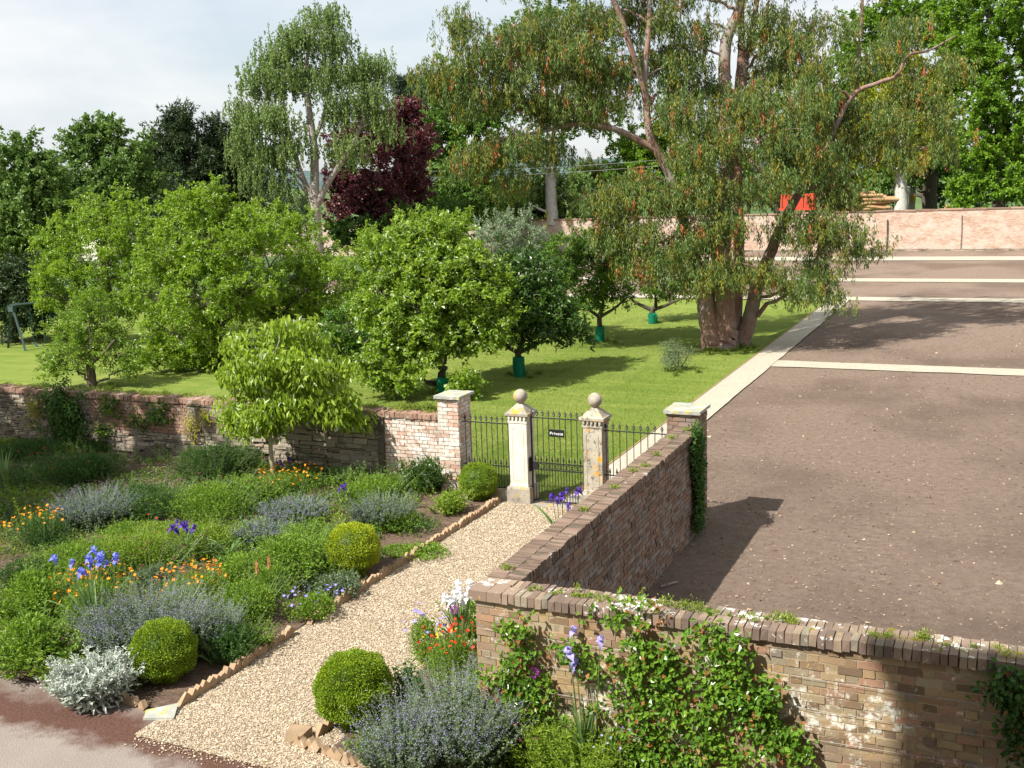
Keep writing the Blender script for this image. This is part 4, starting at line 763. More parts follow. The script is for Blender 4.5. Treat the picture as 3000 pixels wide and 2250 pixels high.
# ---- trees beyond
FAR = 'trees beyond the gardens'
def fartree(name, label, bx, by, d, blobs, mats, barkn, spec, r0=.3, stempts=None, seed=0):
    P = at(bx, by, d); P[2] = -.05; k = d / CAM_F
    top = blobs[0]; tp = at(top[0], top[1], d)
    st = [ST(q, d) for q in stempts] if stempts else [np.array([[*P, r0 * 1.3], [*(P * .85 + tp * .15), r0], [*(P * .55 + tp * .45 + [.3, 0, 0]), r0 * .75], [*(P * .25 + tp * .75), r0 * .45], [*tp, r0 * .15]])]
    return tree(name, label, st, [B(x, y, rx, ry, d, n, o, spec.get('q', 1.6)) for x, y, rx, ry, o, n in blobs], mats, MW[barkn], spec, FAR, 'tree', seed)
BG = dict(n=170, sig=.30, L=.22, W=.15, mode='shoot', drop=1.15, limb=.09, inner=.35, zs=.7, every=2, tw=.015, zmin=.6)
BF = dict(BG, n=190, sig=.42, L=.27, W=.19, drop=1.4)
fartree('bushy_tree', 'dull green bushy tree at the far left edge, behind the swing set', 60, 900, 55, [(60, 470, 60, 45, 0, 10), (20, 560, 70, 70, 0, 14), (110, 530, 80, 60, 0, 16), (60, 640, 90, 70, -1, 20), (140, 640, 80, 80, 0, 16), (30, 740, 70, 70, 0, 12), (120, 740, 80, 60, 0, 14), (40, 700, 80, 60, -2, 12)], ML['dusk'], 'darkbark', BG, seed=20)
fartree('sycamore', 'round-topped green tree between the left edge and the dark yew', 300, 900, 62, [(300, 410, 55, 40, 0, 10), (240, 440, 60, 50, 0, 12), (370, 460, 60, 50, 0, 12), (220, 540, 80, 70, 0, 18), (330, 540, 90, 75, -1, 22), (410, 560, 60, 70, 0, 12), (260, 640, 100, 70, -1, 20), (390, 650, 80, 60, 0, 14)], ML['dusk'], 'darkbark', BG, seed=21)
fartree('yew', 'broad nearly black yew with a pointed top, left of the birch', 520, 800, 70, [(520, 360, 28, 30, 0, 8), (515, 410, 70, 50, 0, 18), (450, 480, 60, 60, 0, 18), (560, 480, 80, 70, 0, 26), (500, 560, 110, 80, -1, 34), (600, 590, 100, 80, -1, 28), (430, 580, 60, 60, 0, 12)], ML['yew'], 'darkbark', dict(BG, n=190, sig=.30, L=.34, W=.08, drop=1.3), seed=22)
fartree('yew', 'second dark yew, lower and right of the pointed one, touching the birch', 650, 800, 72, [(640, 400, 36, 35, 0, 9), (670, 440, 60, 50, 0, 16), (640, 510, 80, 70, 0, 24), (720, 560, 70, 80, 0, 18), (670, 640, 100, 60, -1, 20)], ML['yew'], 'darkbark', dict(BG, n=190, sig=.30, L=.34, W=.08, drop=1.3), seed=23)
BI = dict(n=210, sig=.5, L=.16, W=.095, q=1.7, mode='strand', drop=1.15, limb=.08, inner=.2, every=2, tw=.012, arch=.35)
fartree('birch', 'tall weeping silver birch standing against the sky', 925, 720, 68, [(x, y - 25, rx, ry, o, n) for x, y, rx, ry, o, n in [(940, 55, 45, 25, 0, 9), (870, 120, 55, 35, 0, 12), (960, 130, 60, 40, 0, 13), (800, 170, 50, 35, 0, 11), (760, 250, 50, 40, 0, 11), (850, 230, 70, 50, 0, 14), (950, 240, 60, 50, 0, 12), (1040, 215, 45, 40, 0, 9), (1110, 200, 35, 35, 0, 8), (720, 340, 42, 45, 0, 10), (800, 350, 70, 50, -1, 14), (1000, 330, 55, 45, 0, 10), (1090, 300, 55, 50, 0, 12), (1130, 380, 30, 40, 0, 5), (720, 440, 40, 45, 0, 9), (790, 460, 60, 50, 0, 11), (860, 430, 50, 50, -1, 8), (1010, 440, 60, 40, 0, 8), (740, 520, 35, 30, 0, 6), (820, 550, 60, 40, 0, 8), (860, 610, 50, 30, 0, 6)]], ML['birch'], 'birchbark', BI,
    stempts=[[(930, 745, 0, .42), (925, 640, 0, .33), (922, 540, 0, .28), (920, 430, 0, .24), (905, 320, 0, .2), (895, 230, 0, .15), (905, 140, 0, .1), (930, 60, 0, .04)], [(926, 620, 0, .22), (880, 500, 0, .15), (850, 400, 0, .12), (830, 280, 0, .08), (850, 170, 0, .03)], [(928, 600, 0, .24), (970, 520, 0, .19), (1030, 430, 0, .15), (1070, 330, 0, .1), (1100, 220, 0, .04)], [(918, 420, 0, .13), (950, 330, 0, .1), (965, 220, 0, .07), (965, 130, 0, .02)]], seed=24)
fartree('copper_beech', 'dark red copper beech between the birch and the green trees', 1090, 760, 76, [(1190, 325, 40, 30, 0, 9), (1120, 370, 60, 50, 0, 16), (1210, 390, 50, 50, 0, 14), (1040, 420, 70, 50, 0, 16), (1160, 460, 90, 60, -1, 24), (1010, 520, 70, 60, 0, 16), (1100, 560, 100, 60, -1.5, 28), (1210, 540, 50, 60, 0, 14), (1020, 620, 70, 40, 0, 12), (1150, 620, 90, 40, -1, 18)], ML['beech'], 'darkbark', dict(BG, n=190, sig=.3, L=.22, W=.15), seed=25)
fartree('scots_pine', 'tall thin pine with flat dark top above the copper beech', 1180, 700, 95, [(1190, 240, 45, 14, 0, 9), (1215, 275, 60, 13, 0, 10), (1270, 300, 60, 16, 0, 10), (1235, 330, 45, 14, 0, 7), (1290, 330, 40, 14, 0, 6), (1170, 262, 30, 10, 0, 4)], ML['pine'], 'darkbark', dict(BG, n=190, sig=.45, L=.35, W=.06, mode='up', zs=.4, every=1), stempts=[[(1180, 640, 0, .4), (1184, 450, 0, .35), (1186, 330, 0, .28), (1188, 250, 0, .12)], [(1186, 400, 0, .18), (1230, 360, 0, .13), (1270, 310, 0, .06)]], seed=26)
fartree('lime_tree', 'dark green tree right behind the copper beech', 1330, 760, 84, [(1330, 260, 70, 50, 0, 14), (1290, 380, 60, 50, 0, 12), (1390, 340, 80, 60, 0, 16), (1290, 480, 60, 60, 0, 14), (1380, 460, 90, 70, 0, 20), (1330, 570, 90, 60, -1, 20), (1430, 560, 70, 60, 0, 14), (1270, 620, 40, 40, 0, 6), (1380, 640, 70, 30, -1, 8)], ML['syc'], 'darkbark', BF, seed=27)
fartree('plane_tree', 'tall airy tree with a pale trunk seen through the left arm of the eucalyptus', 1615, 700, 88, [(1640, 40, 90, 50, 0, 12), (1540, 90, 80, 60, 0, 12), (1720, 120, 90, 60, 0, 12), (1500, 190, 80, 60, 0, 10), (1620, 200, 80, 60, 0, 12), (1760, 230, 80, 60, 0, 11), (1560, 330, 80, 50, 0, 9), (1680, 340, 80, 50, 0, 10), (1780, 330, 60, 50, 0, 8), (1550, 480, 60, 60, 0, 8), (1510, 590, 70, 60, 0, 14), (1680, 560, 60, 60, 0, 8), (1600, 420, 60, 40, 0, 5)], ML['dusk'], 'plane', dict(BF, n=110), stempts=[[(1618, 660, 0, .5), (1614, 560, 0, .45), (1612, 460, 0, .42), (1620, 330, 0, .32), (1632, 200, 0, .22), (1640, 60, 0, .08)]], seed=28)
fartree('shaded_tree', 'gloomy low tree in front of the pale plane trunk', 1560, 700, 92, [(1560, 560, 90, 50, 0, 14), (1480, 620, 60, 40, 0, 8), (1640, 590, 80, 50, 0, 12), (1720, 600, 60, 40, 0, 9), (1580, 630, 120, 25, 0, 10)], ML['dusk'], 'darkbark', BF, seed=29)
fartree('willow', 'yellowish weeping willow behind the far brick wall, left of the eucalyptus stems', 1720, 720, 96, [(1730, 480, 55, 30, 0, 10), (1780, 510, 60, 35, 0, 10), (1700, 540, 50, 35, 0, 9), (1760, 570, 70, 35, 0, 11), (1820, 560, 50, 35, 0, 8)], ML['willow'], 'darkbark', dict(BI, n=220, drop=2.4, L=.28), seed=30)
fartree('maple', 'vivid yellow-green tree straight behind the leaning left eucalyptus stem', 1900, 720, 90, [(1900, 400, 80, 50, 0, 13), (1840, 470, 70, 50, 0, 12), (1960, 470, 80, 60, 0, 14), (1900, 560, 90, 50, -1, 14), (2020, 560, 80, 60, 0, 12), (1830, 580, 60, 40, 0, 8), (2080, 430, 70, 60, 0, 10)], ML['bright'], 'darkbark', BF, seed=31)
fartree('maple', 'bright green tree seen behind the middle of the eucalyptus, above the red trailer', 2280, 720, 96, [(2250, 330, 100, 70, 0, 14), (2360, 400, 90, 70, 0, 14), (2220, 480, 100, 60, 0, 14), (2340, 520, 100, 50, 0, 14), (2140, 560, 80, 50, 0, 8), (2430, 500, 60, 60, 0, 9)], ML['syc'], 'darkbark', BF, seed=32)
fartree('golden_tree', 'golden yellow-leaved tree glowing behind the right side of the eucalyptus', 2640, 700, 92, [(2640, 190, 70, 50, 0, 14), (2700, 270, 80, 50, 0, 16), (2590, 280, 70, 50, 0, 12), (2640, 360, 80, 50, 0, 14), (2740, 340, 60, 50, 0, 10), (2530, 400, 70, 50, 0, 11), (2480, 440, 60, 45, 0, 9), (2600, 450, 80, 40, 0, 11), (2690, 440, 60, 50, 0, 9)], ML['golden'], 'plane', dict(BF), stempts=[[(2640, 640, 0, .62), (2640, 560, 0, .5), (2640, 430, 0, .4), (2645, 200, 0, .15)]], seed=33)
fartree('oak', 'tall green tree in the top right, left of the tallest corner tree', 2720, 700, 104, [(2640, 30, 90, 60, 0, 22), (2540, 100, 70, 60, 0, 18), (2480, 180, 60, 60, 0, 14), (2460, 290, 70, 60, 2, 16), (2440, 400, 80, 60, 2, 16), (2740, 70, 90, 70, 0, 16), (2580, 250, 90, 60, 2, 12), (2780, 200, 90, 70, 0, 14), (2700, 330, 100, 70, 3, 14), (2640, -80, 130, 70, 0, 12), (2600, 420, 110, 60, 4, 14), (2740, 480, 100, 50, 3, 14), (2550, 520, 110, 50, 3, 14)], ML['bright'], 'darkbark', dict(BF, n=210), seed=34)
fartree('oak', 'massive leafy tree filling the top right corner of the view', 2930, 720, 88, [(2900, 60, 110, 80, 0, 24), (2800, 40, 60, 60, 3, 14), (2760, 250, 60, 60, 3, 12), (3010, 30, 100, 90, 0, 18), (2830, 160, 70, 60, 0, 12), (2950, 180, 110, 80, 0, 24), (3060, 180, 80, 100, 0, 14), (2880, 300, 100, 70, 0, 20), (3000, 320, 100, 80, 0, 20), (2920, -70, 150, 80, 0, 16), (2850, 420, 90, 60, 0, 16), (2960, 430, 110, 60, 0, 20), (2880, 530, 90, 50, 0, 15), (2990, 540, 100, 60, 0, 18), (3080, 400, 70, 90, 0, 10), (2840, 590, 60, 30, 0, 6)], ML['bright'], 'darkbark', dict(BF, L=.26, W=.19), seed=35, r0=.5)
fartree('dark_trunk_tree', 'tree with a straight black trunk in the gloom behind the far wall', 2728, 690, 98, [(2730, 430, 80, 50, 1, 12), (2660, 470, 70, 50, 1, 9), (2800, 470, 60, 60, 1, 9), (2620, 540, 60, 40, 2, 7), (2790, 560, 50, 40, 2, 6)], ML['syc'], 'darkbark', BF, stempts=[[(2728, 640, 0, .55), (2728, 560, 0, .48), (2730, 430, 0, .35)]], seed=36)
fartree('hedge', 'low ivy-covered hedge on top of the wall, left of the pale far bricks', 1100, 760, 74, [(1000, 690, 50, 22, 0, 8), (1080, 680, 60, 26, 0, 12), (1150, 665, 60, 28, 0, 12), (1230, 660, 60, 24, 0, 10), (1320, 650, 60, 20, 0, 9)], ML['ivy'], 'darkbark', dict(BG, n=220, sig=.45, L=.2, W=.15), seed=37)
fartree('laurel', 'dark evergreen shrub mass at the left edge behind the swing beam', 30, 990, 46, [(30, 830, 80, 60, 0, 16), (110, 850, 60, 60, 0, 12), (10, 900, 70, 50, 0, 12), (100, 920, 80, 40, 0, 12)], ML['yew'], 'darkbark', dict(BG, n=240, sig=.35, L=.16, W=.08), seed=38)
fartree('laurel', 'second dark evergreen shrub behind the fruit trees, under the yews', 480, 900, 56, [(420, 690, 80, 50, 0, 12), (560, 690, 100, 50, 0, 16), (700, 680, 90, 40, 0, 12), (820, 660, 70, 40, 0, 9), (500, 780, 100, 50, 0, 12)], ML['yew'], 'darkbark', dict(BG, n=200, sig=.5, L=.2, W=.1), seed=39)
# tree behind the viewer's left that shades the back of the bed
sp = np.array([-22.8, 9.3, 0]); tree('lime_tree', 'tall tree out of view to the left that shades the back of the bed', [SB(sp, [(0, 0, 0, .3), (0, 0, 3, .25), (.2, 0, 6, .15), (.2, 0, 9, .05)])], [(sp + [0, 2, 8.0], 3.4, 1.8, 70), (sp + [0, 0, 6.5], 2.6, 1.8, 50), (sp + [-3, 3, 7], 3, 1.6, 40), (sp + [1.6, .6, 5.3], 1.5, 1.2, 22), (sp + [-1.5, 0, 5.5], 1.7, 1.3, 22), (sp + [.3, 0, 8.6], 1.8, 1.4, 26), (sp + [-3.6, 1.5, 6.5], 2.2, 1.6, 24)], ML['syc'], MW['darkbark'], dict(BG, n=130, L=.2, W=.14, sig=.4), seed=40)
# ------------------------------------------------------------------ herbaceous plants
PG = 'plants of the flower beds'
def lump(r, h, n, rng, lumps=7):
    """points with outward normals over a lumpy dome"""
    a = rng.uniform(0, 6.28, lumps); q = np.sqrt(rng.random(lumps)) * .62; c = np.stack([q * np.cos(a) * r, q * np.sin(a) * r, h * (.30 + .30 * (1 - q) * rng.uniform(.6, 1.2, lumps))], -1); c[0] = (0, 0, h * .5)
    i = rng.integers(0, lumps, n); D = unit(rng.normal(0, 1, (n, 3))); rad = (.55 + .45 * rng.random((n, 1)) ** .5)
    P = c[i] + D * rad * np.array([r * .48, r * .48, h * .48]); P[:, 2] = np.abs(P[:, 2]); return P, D
def foliage(mb, r, h, n, Ln, Wd, rng, up=.5, mat=0, rand=.6):
    P, D = lump(r, h, n, rng); Dl = D * .8 + rng.normal(0, rand, (n, 3)) + [0, 0, up]; N = rng.normal(0, .6, (n, 3)) + [0, 0, .8] + D * .5
    V, F = leaves(P, Dl, N, Ln * rng.uniform(.6, 1.3, n), Wd * rng.uniform(.7, 1.3, n)); mb.add(V, F, mat)
def stems_(mb, r, h, nst, rng, lps=22, Ln=.04, Wd=.018, lean=.5, leafmat=0, stemmat=1, floret=None, flmat=2, rad=.003, stemr=True, t0=.1, tilt=.1):
    """leafy upright stems; returns tips"""
    a = rng.uniform(0, 6.28, nst); q = np.sqrt(rng.random(nst)); b = np.stack([q * np.cos(a) * r * .6, q * np.sin(a) * r * .6, np.zeros(nst)], -1)
    o = np.stack([np.cos(a) * q * lean, np.sin(a) * q * lean, np.ones(nst)], -1) + rng.normal(0, tilt, (nst, 3)); o[:, 2] = 1
    ln = h * rng.uniform(.55, 1.12, nst) * (1 - .25 * q); bend = np.stack([np.cos(a), np.sin(a), np.zeros(nst)], -1) * (q * lean * r * .5)[:, None]
    pos = lambda i, t: b[i] + o[i] * (ln[i] * t)[:, None] + bend[i] * (t ** 2)[:, None]
    k = nst * lps; i = np.repeat(np.arange(nst), lps); tt = t0 + (1 - t0) * (.96 if not floret else floret.get('from', .7)) * rng.random(k); P = pos(i, tt)
    D = rng.normal(0, 1, (k, 3)); D[:, 2] = np.abs(D[:, 2]) * .5 + .1; N = np.tile([0, 0, 1.], (k, 1)) + rng.normal(0, .4, (k, 3))
    V, F = leaves(P, D, N, Ln * rng.uniform(.6, 1.3, k) * (1.25 - .6 * tt), Wd * rng.uniform(.7, 1.3, k) * (1.25 - .6 * tt)); mb.add(V, F, leafmat)
    if stemr:
        for s in range(nst):
            t_ = np.linspace(0, 1, 5); addtube(mb, pos(np.full(5, s), t_), np.linspace(rad, rad * .5, 5), 3, stemmat)
    if floret:
        n = floret['n']; k = nst * n; i = np.repeat(np.arange(nst), n); f0 = floret.get('from', .7); tt = f0 + (1 - f0) * rng.random(k); P = pos(i, tt) + rng.normal(0, floret.get('spread', .012), (k, 3))
        V, F = leaves(P, rng.normal(0, 1, (k, 3)), rng.normal(0, 1, (k, 3)) + [0, 0, .6], floret['s'], floret['s'] * .7); mb.add(V, F, flmat)
    return pos(np.arange(nst), np.ones(nst))
def blades(mb, r, h, n, rng, Wd=.035, arch=.5, mat=0, seg=7, up=1.0):
    for k in range(n):
        a = rng.uniform(0, 6.28); q = rng.random() ** .7; l = h * rng.uniform(.7, 1.12); out = np.array([math.cos(a), math.sin(a), 0]); S = np.array([-math.sin(a), math.cos(a), 0]) + rng.normal(0, .2, 3)
        t = np.linspace(0, 1, seg)[:, None]; arc = arch * rng.uniform(.3, 1.3) * (.3 + q)
        P = out * r * .3 * q + out * (l * arc * t ** 1.8) + UP * l * up * (t - .45 * arc * t ** 3)
        w = Wd * rng.uniform(.7, 1.2) * np.clip(np.minimum(1.0 - t ** 4, .5 + 2 * t), .03, 1) * .5; nrm = out * .25 * w
        V = np.concatenate([P - S * w, P - nrm * .8 - UP * w * .25, P + S * w]); i = np.arange(seg - 1)
        mb.add(V, np.concatenate([np.stack([i, i + seg, i + seg + 1, i + 1], -1), np.stack([i + seg, i + 2 * seg, i + 2 * seg + 1, i + seg + 1], -1)]), mat)
# ---- flower meshes (shared by their copies)
def disc(mb, R=.016, n=5, cup=.35, w=.9, mat=0, cmat=1):
    for k in range(n):
        a = 2 * math.pi * k / n; d = np.array([[math.cos(a), math.sin(a), cup]]); V, F = leaves(np.zeros((1, 3)), d, np.array([[0, 0, 1.]]), R * 1.2, R * w, .1); mb.add(V, F, mat)
    V, F = lathe([(R * .25, 0), (R * .22, R * .25), (.0005, R * .3)], 5); mb.add(V, F, cmat)
def irisf(mb, R=.05):
    for k in range(3):
        a = 2.094 * k; o = np.array([math.cos(a), math.sin(a), 0]); S = np.array([-math.sin(a), math.cos(a), 0]); t = np.linspace(0, 1, 6)[:, None]
        for kind in (0, 1):
            if kind == 0: P = o * R * (1.15 * t) + UP * R * (.5 * t - 1.5 * t ** 2.2); w = R * .55 * np.sin(np.clip(t * 1.15, 0, 1) * 2.9 + .15)
            else: o2 = np.array([math.cos(a + 1.05), math.sin(a + 1.05), 0]); S = np.array([-math.sin(a + 1.05), math.cos(a + 1.05), 0]); P = o2 * R * (.55 * np.sin(t * 3)) + UP * R * 1.35 * t; w = R * .5 * np.sin(np.clip(t * 1.1, 0, 1) * 2.9 + .15)
            w = np.maximum(w, R * .05); V = np.concatenate([P - S * w + UP * w * .2, P, P + S * w + UP * w * .2]); i = np.arange(5)
            mb.add(V, np.concatenate([np.stack([i, i + 6, i + 7, i + 1], -1), np.stack([i + 6, i + 12, i + 13, i + 7], -1)]), 0)
def globe(mb, R=.045, n=130, L=.02):
    D = unit(np.random.default_rng(3).normal(0, 1, (n, 3))); V, F = leaves(D * R * .72, D, np.cross(D, [.3, .5, .8]), L, L * .45); mb.add(V, F, 0)
def thistle(mb): 
    V, F = lathe([(.002, -.012), (.010, -.008), (.011, 0), (.008, .004)], 6); mb.add(V, F, 1); r_ = np.random.default_rng(4); D = unit(r_.normal(0, 1, (40, 3))) * [.8, .8, .6] + [0, 0, .5]; V, F = leaves(np.zeros((40, 3)), D, np.cross(D, [.3, .5, .8]), .019, .006); mb.add(V, F, 0)
FM = {}
def fmesh(key, fn, mats, **k): FM[key] = meshdata(key, mats, lambda mb: fn(mb, **k))
fmesh('orange_flower', disc, [MP['orange'], MP['yellow']], R=.026); fmesh('red_flower', disc, [MP['red'], MP['red']], R=.024); fmesh('blue_flower', disc, [MP['geran'], MP['white']], R=.028)
fmesh('yellow_flower', disc, [MP['yellow'], MP['yellow']], R=.02); fmesh('small_red_flower', disc, [MP['red'], MP['red']], R=.018); fmesh('lilac_flower', disc, [MP['lilac'], MP['white']], R=.012)
for k_, m_ in (('blue_iris', 'blueiris'), ('purple_iris', 'purple'), ('white_iris', 'white'), ('lilac_iris', 'lilac')): fmesh(k_, irisf, [MP[m_]], R=.062)
fmesh('allium_head', globe, [MP['allium']]); fmesh('thistle_head', thistle, [MP['magenta'], ML['stem']])
fmesh('lupin_spike', lambda mb: globe(mb, .012, 30, .02), [MP['pink']]); 
for v in FM['lupin_spike'].vertices: v.co.z *= 4.5
def flowers(t, key, pts, name, rng, sc=1., tilt=.5):
    for p in pts:
        o = child(name, FM[key], t, p, (rng.normal(0, tilt), rng.normal(0, tilt), rng.uniform(0, 6.28))); s = sc * rng.uniform(.8, 1.15); o.scale = (s, s, s)
seedn = [500]
def place(px, py, w, hpx):
    """front foot of the plant in the picture, its width and height there -> centre, radius, height"""
    z = 0.05
    for _ in range(3):
        P = gz(px, py, z); z = float(bedz(P[0], P[1])) if P[0] < -8.7 else .05
    k = depth(P) / CAM_F; r = w * k * .56; C = P + FH * r * .7; C[2] = z - .03
    el = math.atan2(EYE[2] - P[2], math.hypot(P[0], P[1])); h = (hpx * k - 1.0 * r * math.sin(el)) / math.cos(el); return C, r, max(h, .10)
def plant(kind, name, label, cat, px, py, w, hpx, group=PG, **kw):
    C, r, h = place(px, py, w, hpx); seedn[0] += 1; rg = np.random.default_rng(seedn[0]); t = thing(name, label, cat, C, group); mb = MB(); A = r * r * 3.2 + 1.2 * r * h * 3
    m = kw.get('mat', 'herb'); mats = [ML[m], ML['stem'], kw.get('fl', MP['lilac'])]; dens = kw.get('dens', 1.); Ln = kw.get('L', .045); Wd = kw.get('W', .022)
    if kind == 'mound':
        foliage(mb, r, h, int(dens * A * 1.6 / (Ln * Wd)), Ln, Wd, rg, kw.get('up', .4)); stems_(mb, r * 1.15, h * 1.25, int(10 + A * 45), rg, 14, Ln * 1.1, Wd, .55, tilt=.2); mb.build('foliage', mats, t)
    elif kind == 'stems':
        tips = stems_(mb, r, h, int(dens * (40 + A * 150)), rg, kw.get('lps', 26), Ln, Wd, kw.get('lean', .5), floret=kw.get('floret'), tilt=kw.get('tilt', .1)); foliage(mb, r, h * .7, int(A * 500), Ln, Wd, rg); mb.build('foliage', mats, t)
        if kw.get('flower'): sel = tips[rg.permutation(len(tips))[:kw.get('nf', 20)]]; flowers(t, kw['flower'], sel, kw.get('fname', 'flower'), rg, kw.get('fs', 1.))
    elif kind == 'dots':
        foliage(mb, r, h * .85, int(dens * A * 1.3 / (Ln * Wd)), Ln, Wd, rg, .5); n = kw['nf']; a = rg.uniform(0, 6.28, n); q = np.sqrt(rg.random(n)) * .95
        P = np.stack([q * np.cos(a) * r, q * np.sin(a) * r, h * (.86 + .36 * rg.random(n)) * (1 - .25 * q * q)], -1)
        for p in P: addtube(mb, [p * [.75, .75, .3], p * [.92, .92, .7], p], .0022, 3, 1)
        mb.build('foliage', mats, t); flowers(t, kw['flower'], P, kw.get('fname', 'flower'), rg, kw.get('fs', 1.))
    elif kind == 'blades':
        blades(mb, r, h, kw.get('n', 26), rg, kw.get('bw', .045), kw.get('arch', .5)); 
        n = kw.get('nf', 0); a = rg.uniform(0, 6.28, n); q = np.sqrt(rg.random(n)) * kw.get('fr', .55)
        P = np.stack([q * np.cos(a) * r, q * np.sin(a) * r, h * kw.get('fh', 1.05) * rg.uniform(.8, 1.08, n)], -1)
        for p in P: addtube(mb, [p * [.3, .3, 0], p * [.7, .7, .55], p], .005, 4, 1)
        mb.build('foliage', [ML['iris'], ML['stem']], t)
        if n: flowers(t, kw['flower'], P, 'flower', rg, kw.get('fs', 1.), .25)
    elif kind == 'thistle':
        tips = stems_(mb, r, h, kw.get('nf', 20), rg, 8, .07, .008, .75, rad=.004); foliage(mb, r * .8, h * .35, int(A * 500), .09, .02, rg); mb.build('foliage', mats, t)
        flowers(t, 'thistle_head', tips, 'flower', rg, kw.get('fs', 1.25)); 
    elif kind == 'ball':
        k = int(kw.get('nl', 15000)); R = r; c = np.array([0, 0, R * kw.get('flat', .95)]); D = unit(rg.normal(0, 1, (k, 3)))
        bump_ = 1 + .05 * np.sin(D[:, 0] * 9 + 1) * np.sin(D[:, 1] * 8) + .04 * np.sin(D[:, 2] * 11); P = c + D * (R * bump_ * (.80 + .20 * rg.random(k) ** .6))[:, None] * [1, 1, kw.get('flat', .95)]; P[:, 2] = np.maximum(P[:, 2], .02)
        Dl = D + rg.normal(0, .6, (k, 3)); V, F = leaves(P, Dl, rg.normal(0, .6, (k, 3)) + D * .6 + [0, 0, .4], .024 * rg.uniform(.7, 1.3, k), .014); mb.add(V, F)
        a = np.linspace(-1.4, math.pi / 2, 9); V, F = lathe([(max(.002, R * .80 * math.cos(q)), c[2] + R * .80 * kw.get('flat', .95) * math.sin(q)) for q in a], 18); mb.add(V, F, 1); addtube(mb, [(0, 0, -.05), (0, 0, R * .4)], .03, 6, 1)
        mb.build('clipped_foliage', [ML[m], ML['herbdark']], t)
    return t, C, r, h
BX = 'clipped box balls'
plant('ball', 'box_ball', 'large round clipped box ball at the front corner of the gravel path', 'topiary', 1033, 2150, 208, 200, BX, mat='box', nl=30000)
plant('ball', 'box_ball', 'round clipped box ball beside the silver leaves in the left bed', 'topiary', 468, 2012, 172, 160, BX, mat='box', nl=22000)
plant('ball', 'box_ball', 'golden yellow clipped box ball halfway along the brick edging', 'topiary', 1032, 1690, 142, 140, BX, mat='goldbox', nl=16000)
plant('ball', 'box_ball', 'smallest clipped box ball in front of the left iron railing', 'topiary', 1402, 1468, 104, 100, BX, mat='box', nl=12000)
NEP = dict(mat='mint', fl=ML['mintfl'], floret=dict(n=11, s=.0135, spread=.011, **{'from': .74}), L=.045, W=.025, lean=.40, lps=40, tilt=.17)
NG = 'catmint clumps'
plant('stems', 'catmint', 'widest lavender catmint clump, behind the silver leaves and the left box ball', 'catmint', 395, 1965, 350, 270, NG, **dict(NEP, dens=1.3))
plant('stems', 'catmint', 'catmint right of the widest clump, towards the brick edging', 'catmint', 590, 1930, 170, 200, NG, **NEP)
plant('stems', 'catmint', 'big lavender catmint in the near bed right of the largest box ball', 'catmint', 1340, 2290, 330, 340, NG, **dict(NEP, dens=1.3))
plant('stems', 'catmint', 'lavender catmint at the very bottom edge, left part of the near bed', 'catmint', 1180, 2330, 200, 290, NG, **dict(NEP, dens=1.2))
plant('stems', 'catmint', 'catmint at the foot of the nearest wall corner, under the young rose', 'catmint', 1500, 2120, 230, 240, NG, **NEP)
plant('stems', 'catmint', 'soft grey-blue catmint in front of the orange flowers under the weeping tree', 'catmint', 850, 1545, 220, 100, NG, **NEP)
plant('stems', 'catmint', 'grey-green catmint left of the pinkish brick pier', 'catmint', 1110, 1555, 190, 130, NG, **dict(NEP, floret=dict(n=8, s=.011, **{'from': .7})))
plant('stems', 'catmint', 'shaded blue-grey catmint right of the shaded orange flowers', 'catmint', 250, 1560, 230, 150, NG, **NEP)
plant('stems', 'catmint', 'pale grey catmint in the middle of the left bed, near the yellow-striped iris leaves', 'catmint', 760, 1600, 190, 90, NG, **NEP)
OG = 'orange flowering clumps'
plant('dots', 'geum', 'orange flowers behind the blue irises', 'flowering plant', 250, 1850, 240, 190, OG, flower='orange_flower', nf=85, L=.05, W=.018)
plant('dots', 'geum', 'brightest orange flowers in the middle foreground of the left bed', 'flowering plant', 545, 1790, 210, 140, OG, flower='orange_flower', nf=90, L=.05, W=.018)
plant('dots', 'geum', 'orange flowers round the stem of the weeping tree', 'flowering plant', 840, 1450, 190, 90, OG, flower='orange_flower', nf=80, L=.05, W=.018)
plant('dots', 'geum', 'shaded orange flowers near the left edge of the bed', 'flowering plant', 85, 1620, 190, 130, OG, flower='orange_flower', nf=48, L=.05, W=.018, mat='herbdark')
plant('dots', 'poppy', 'red flowers scattered behind the widest catmint', 'flowering plant', 420, 1900, 200, 120, flower='red_flower', nf=16, L=.04, W=.02)
plant('dots', 'poppy', 'small red flowers in the leafy hummock above the thistles', 'flowering plant', 420, 1640, 330, 120, flower='small_red_flower', nf=12, mat='herbyel', L=.035, W=.02)
plant('dots', 'poppy', 'scarlet and bright flowers left of the nearest wall corner', 'flowering plant', 1330, 2040, 210, 210, flower='red_flower', nf=60, L=.035, W=.018)
plant('dots', 'poppy', 'sparse red flowers in the dark shrubby growth at the far left', 'flowering plant', 110, 1440, 300, 130, flower='small_red_flower', nf=14, mat='herbdark', L=.04, W=.022)
plant('dots', 'buttercup', 'little yellow flowers among the scarlet ones by the wall corner', 'flowering plant', 1290, 1960, 130, 120, flower='yellow_flower', nf=30, L=.035, W=.018, mat='herbyel')
plant('dots', 'cranesbill', 'cranesbill hummock with violet-blue flowers by the edging, before the golden ball', 'flowering plant', 910, 1830, 180, 110, flower='blue_flower', nf=26, L=.04, W=.03)
plant('dots', 'cranesbill', 'violet cranesbill beside the white irises at the edge of the near bed', 'flowering plant', 1250, 1950, 130, 170, flower='blue_flower', nf=16, L=.035, W=.022)
plant('dots', 'forget_me_not', 'tiny lilac flowers in greenery below the nearest wall', 'flowering plant', 1830, 2310, 200, 190, flower='lilac_flower', nf=30, L=.045, W=.03)
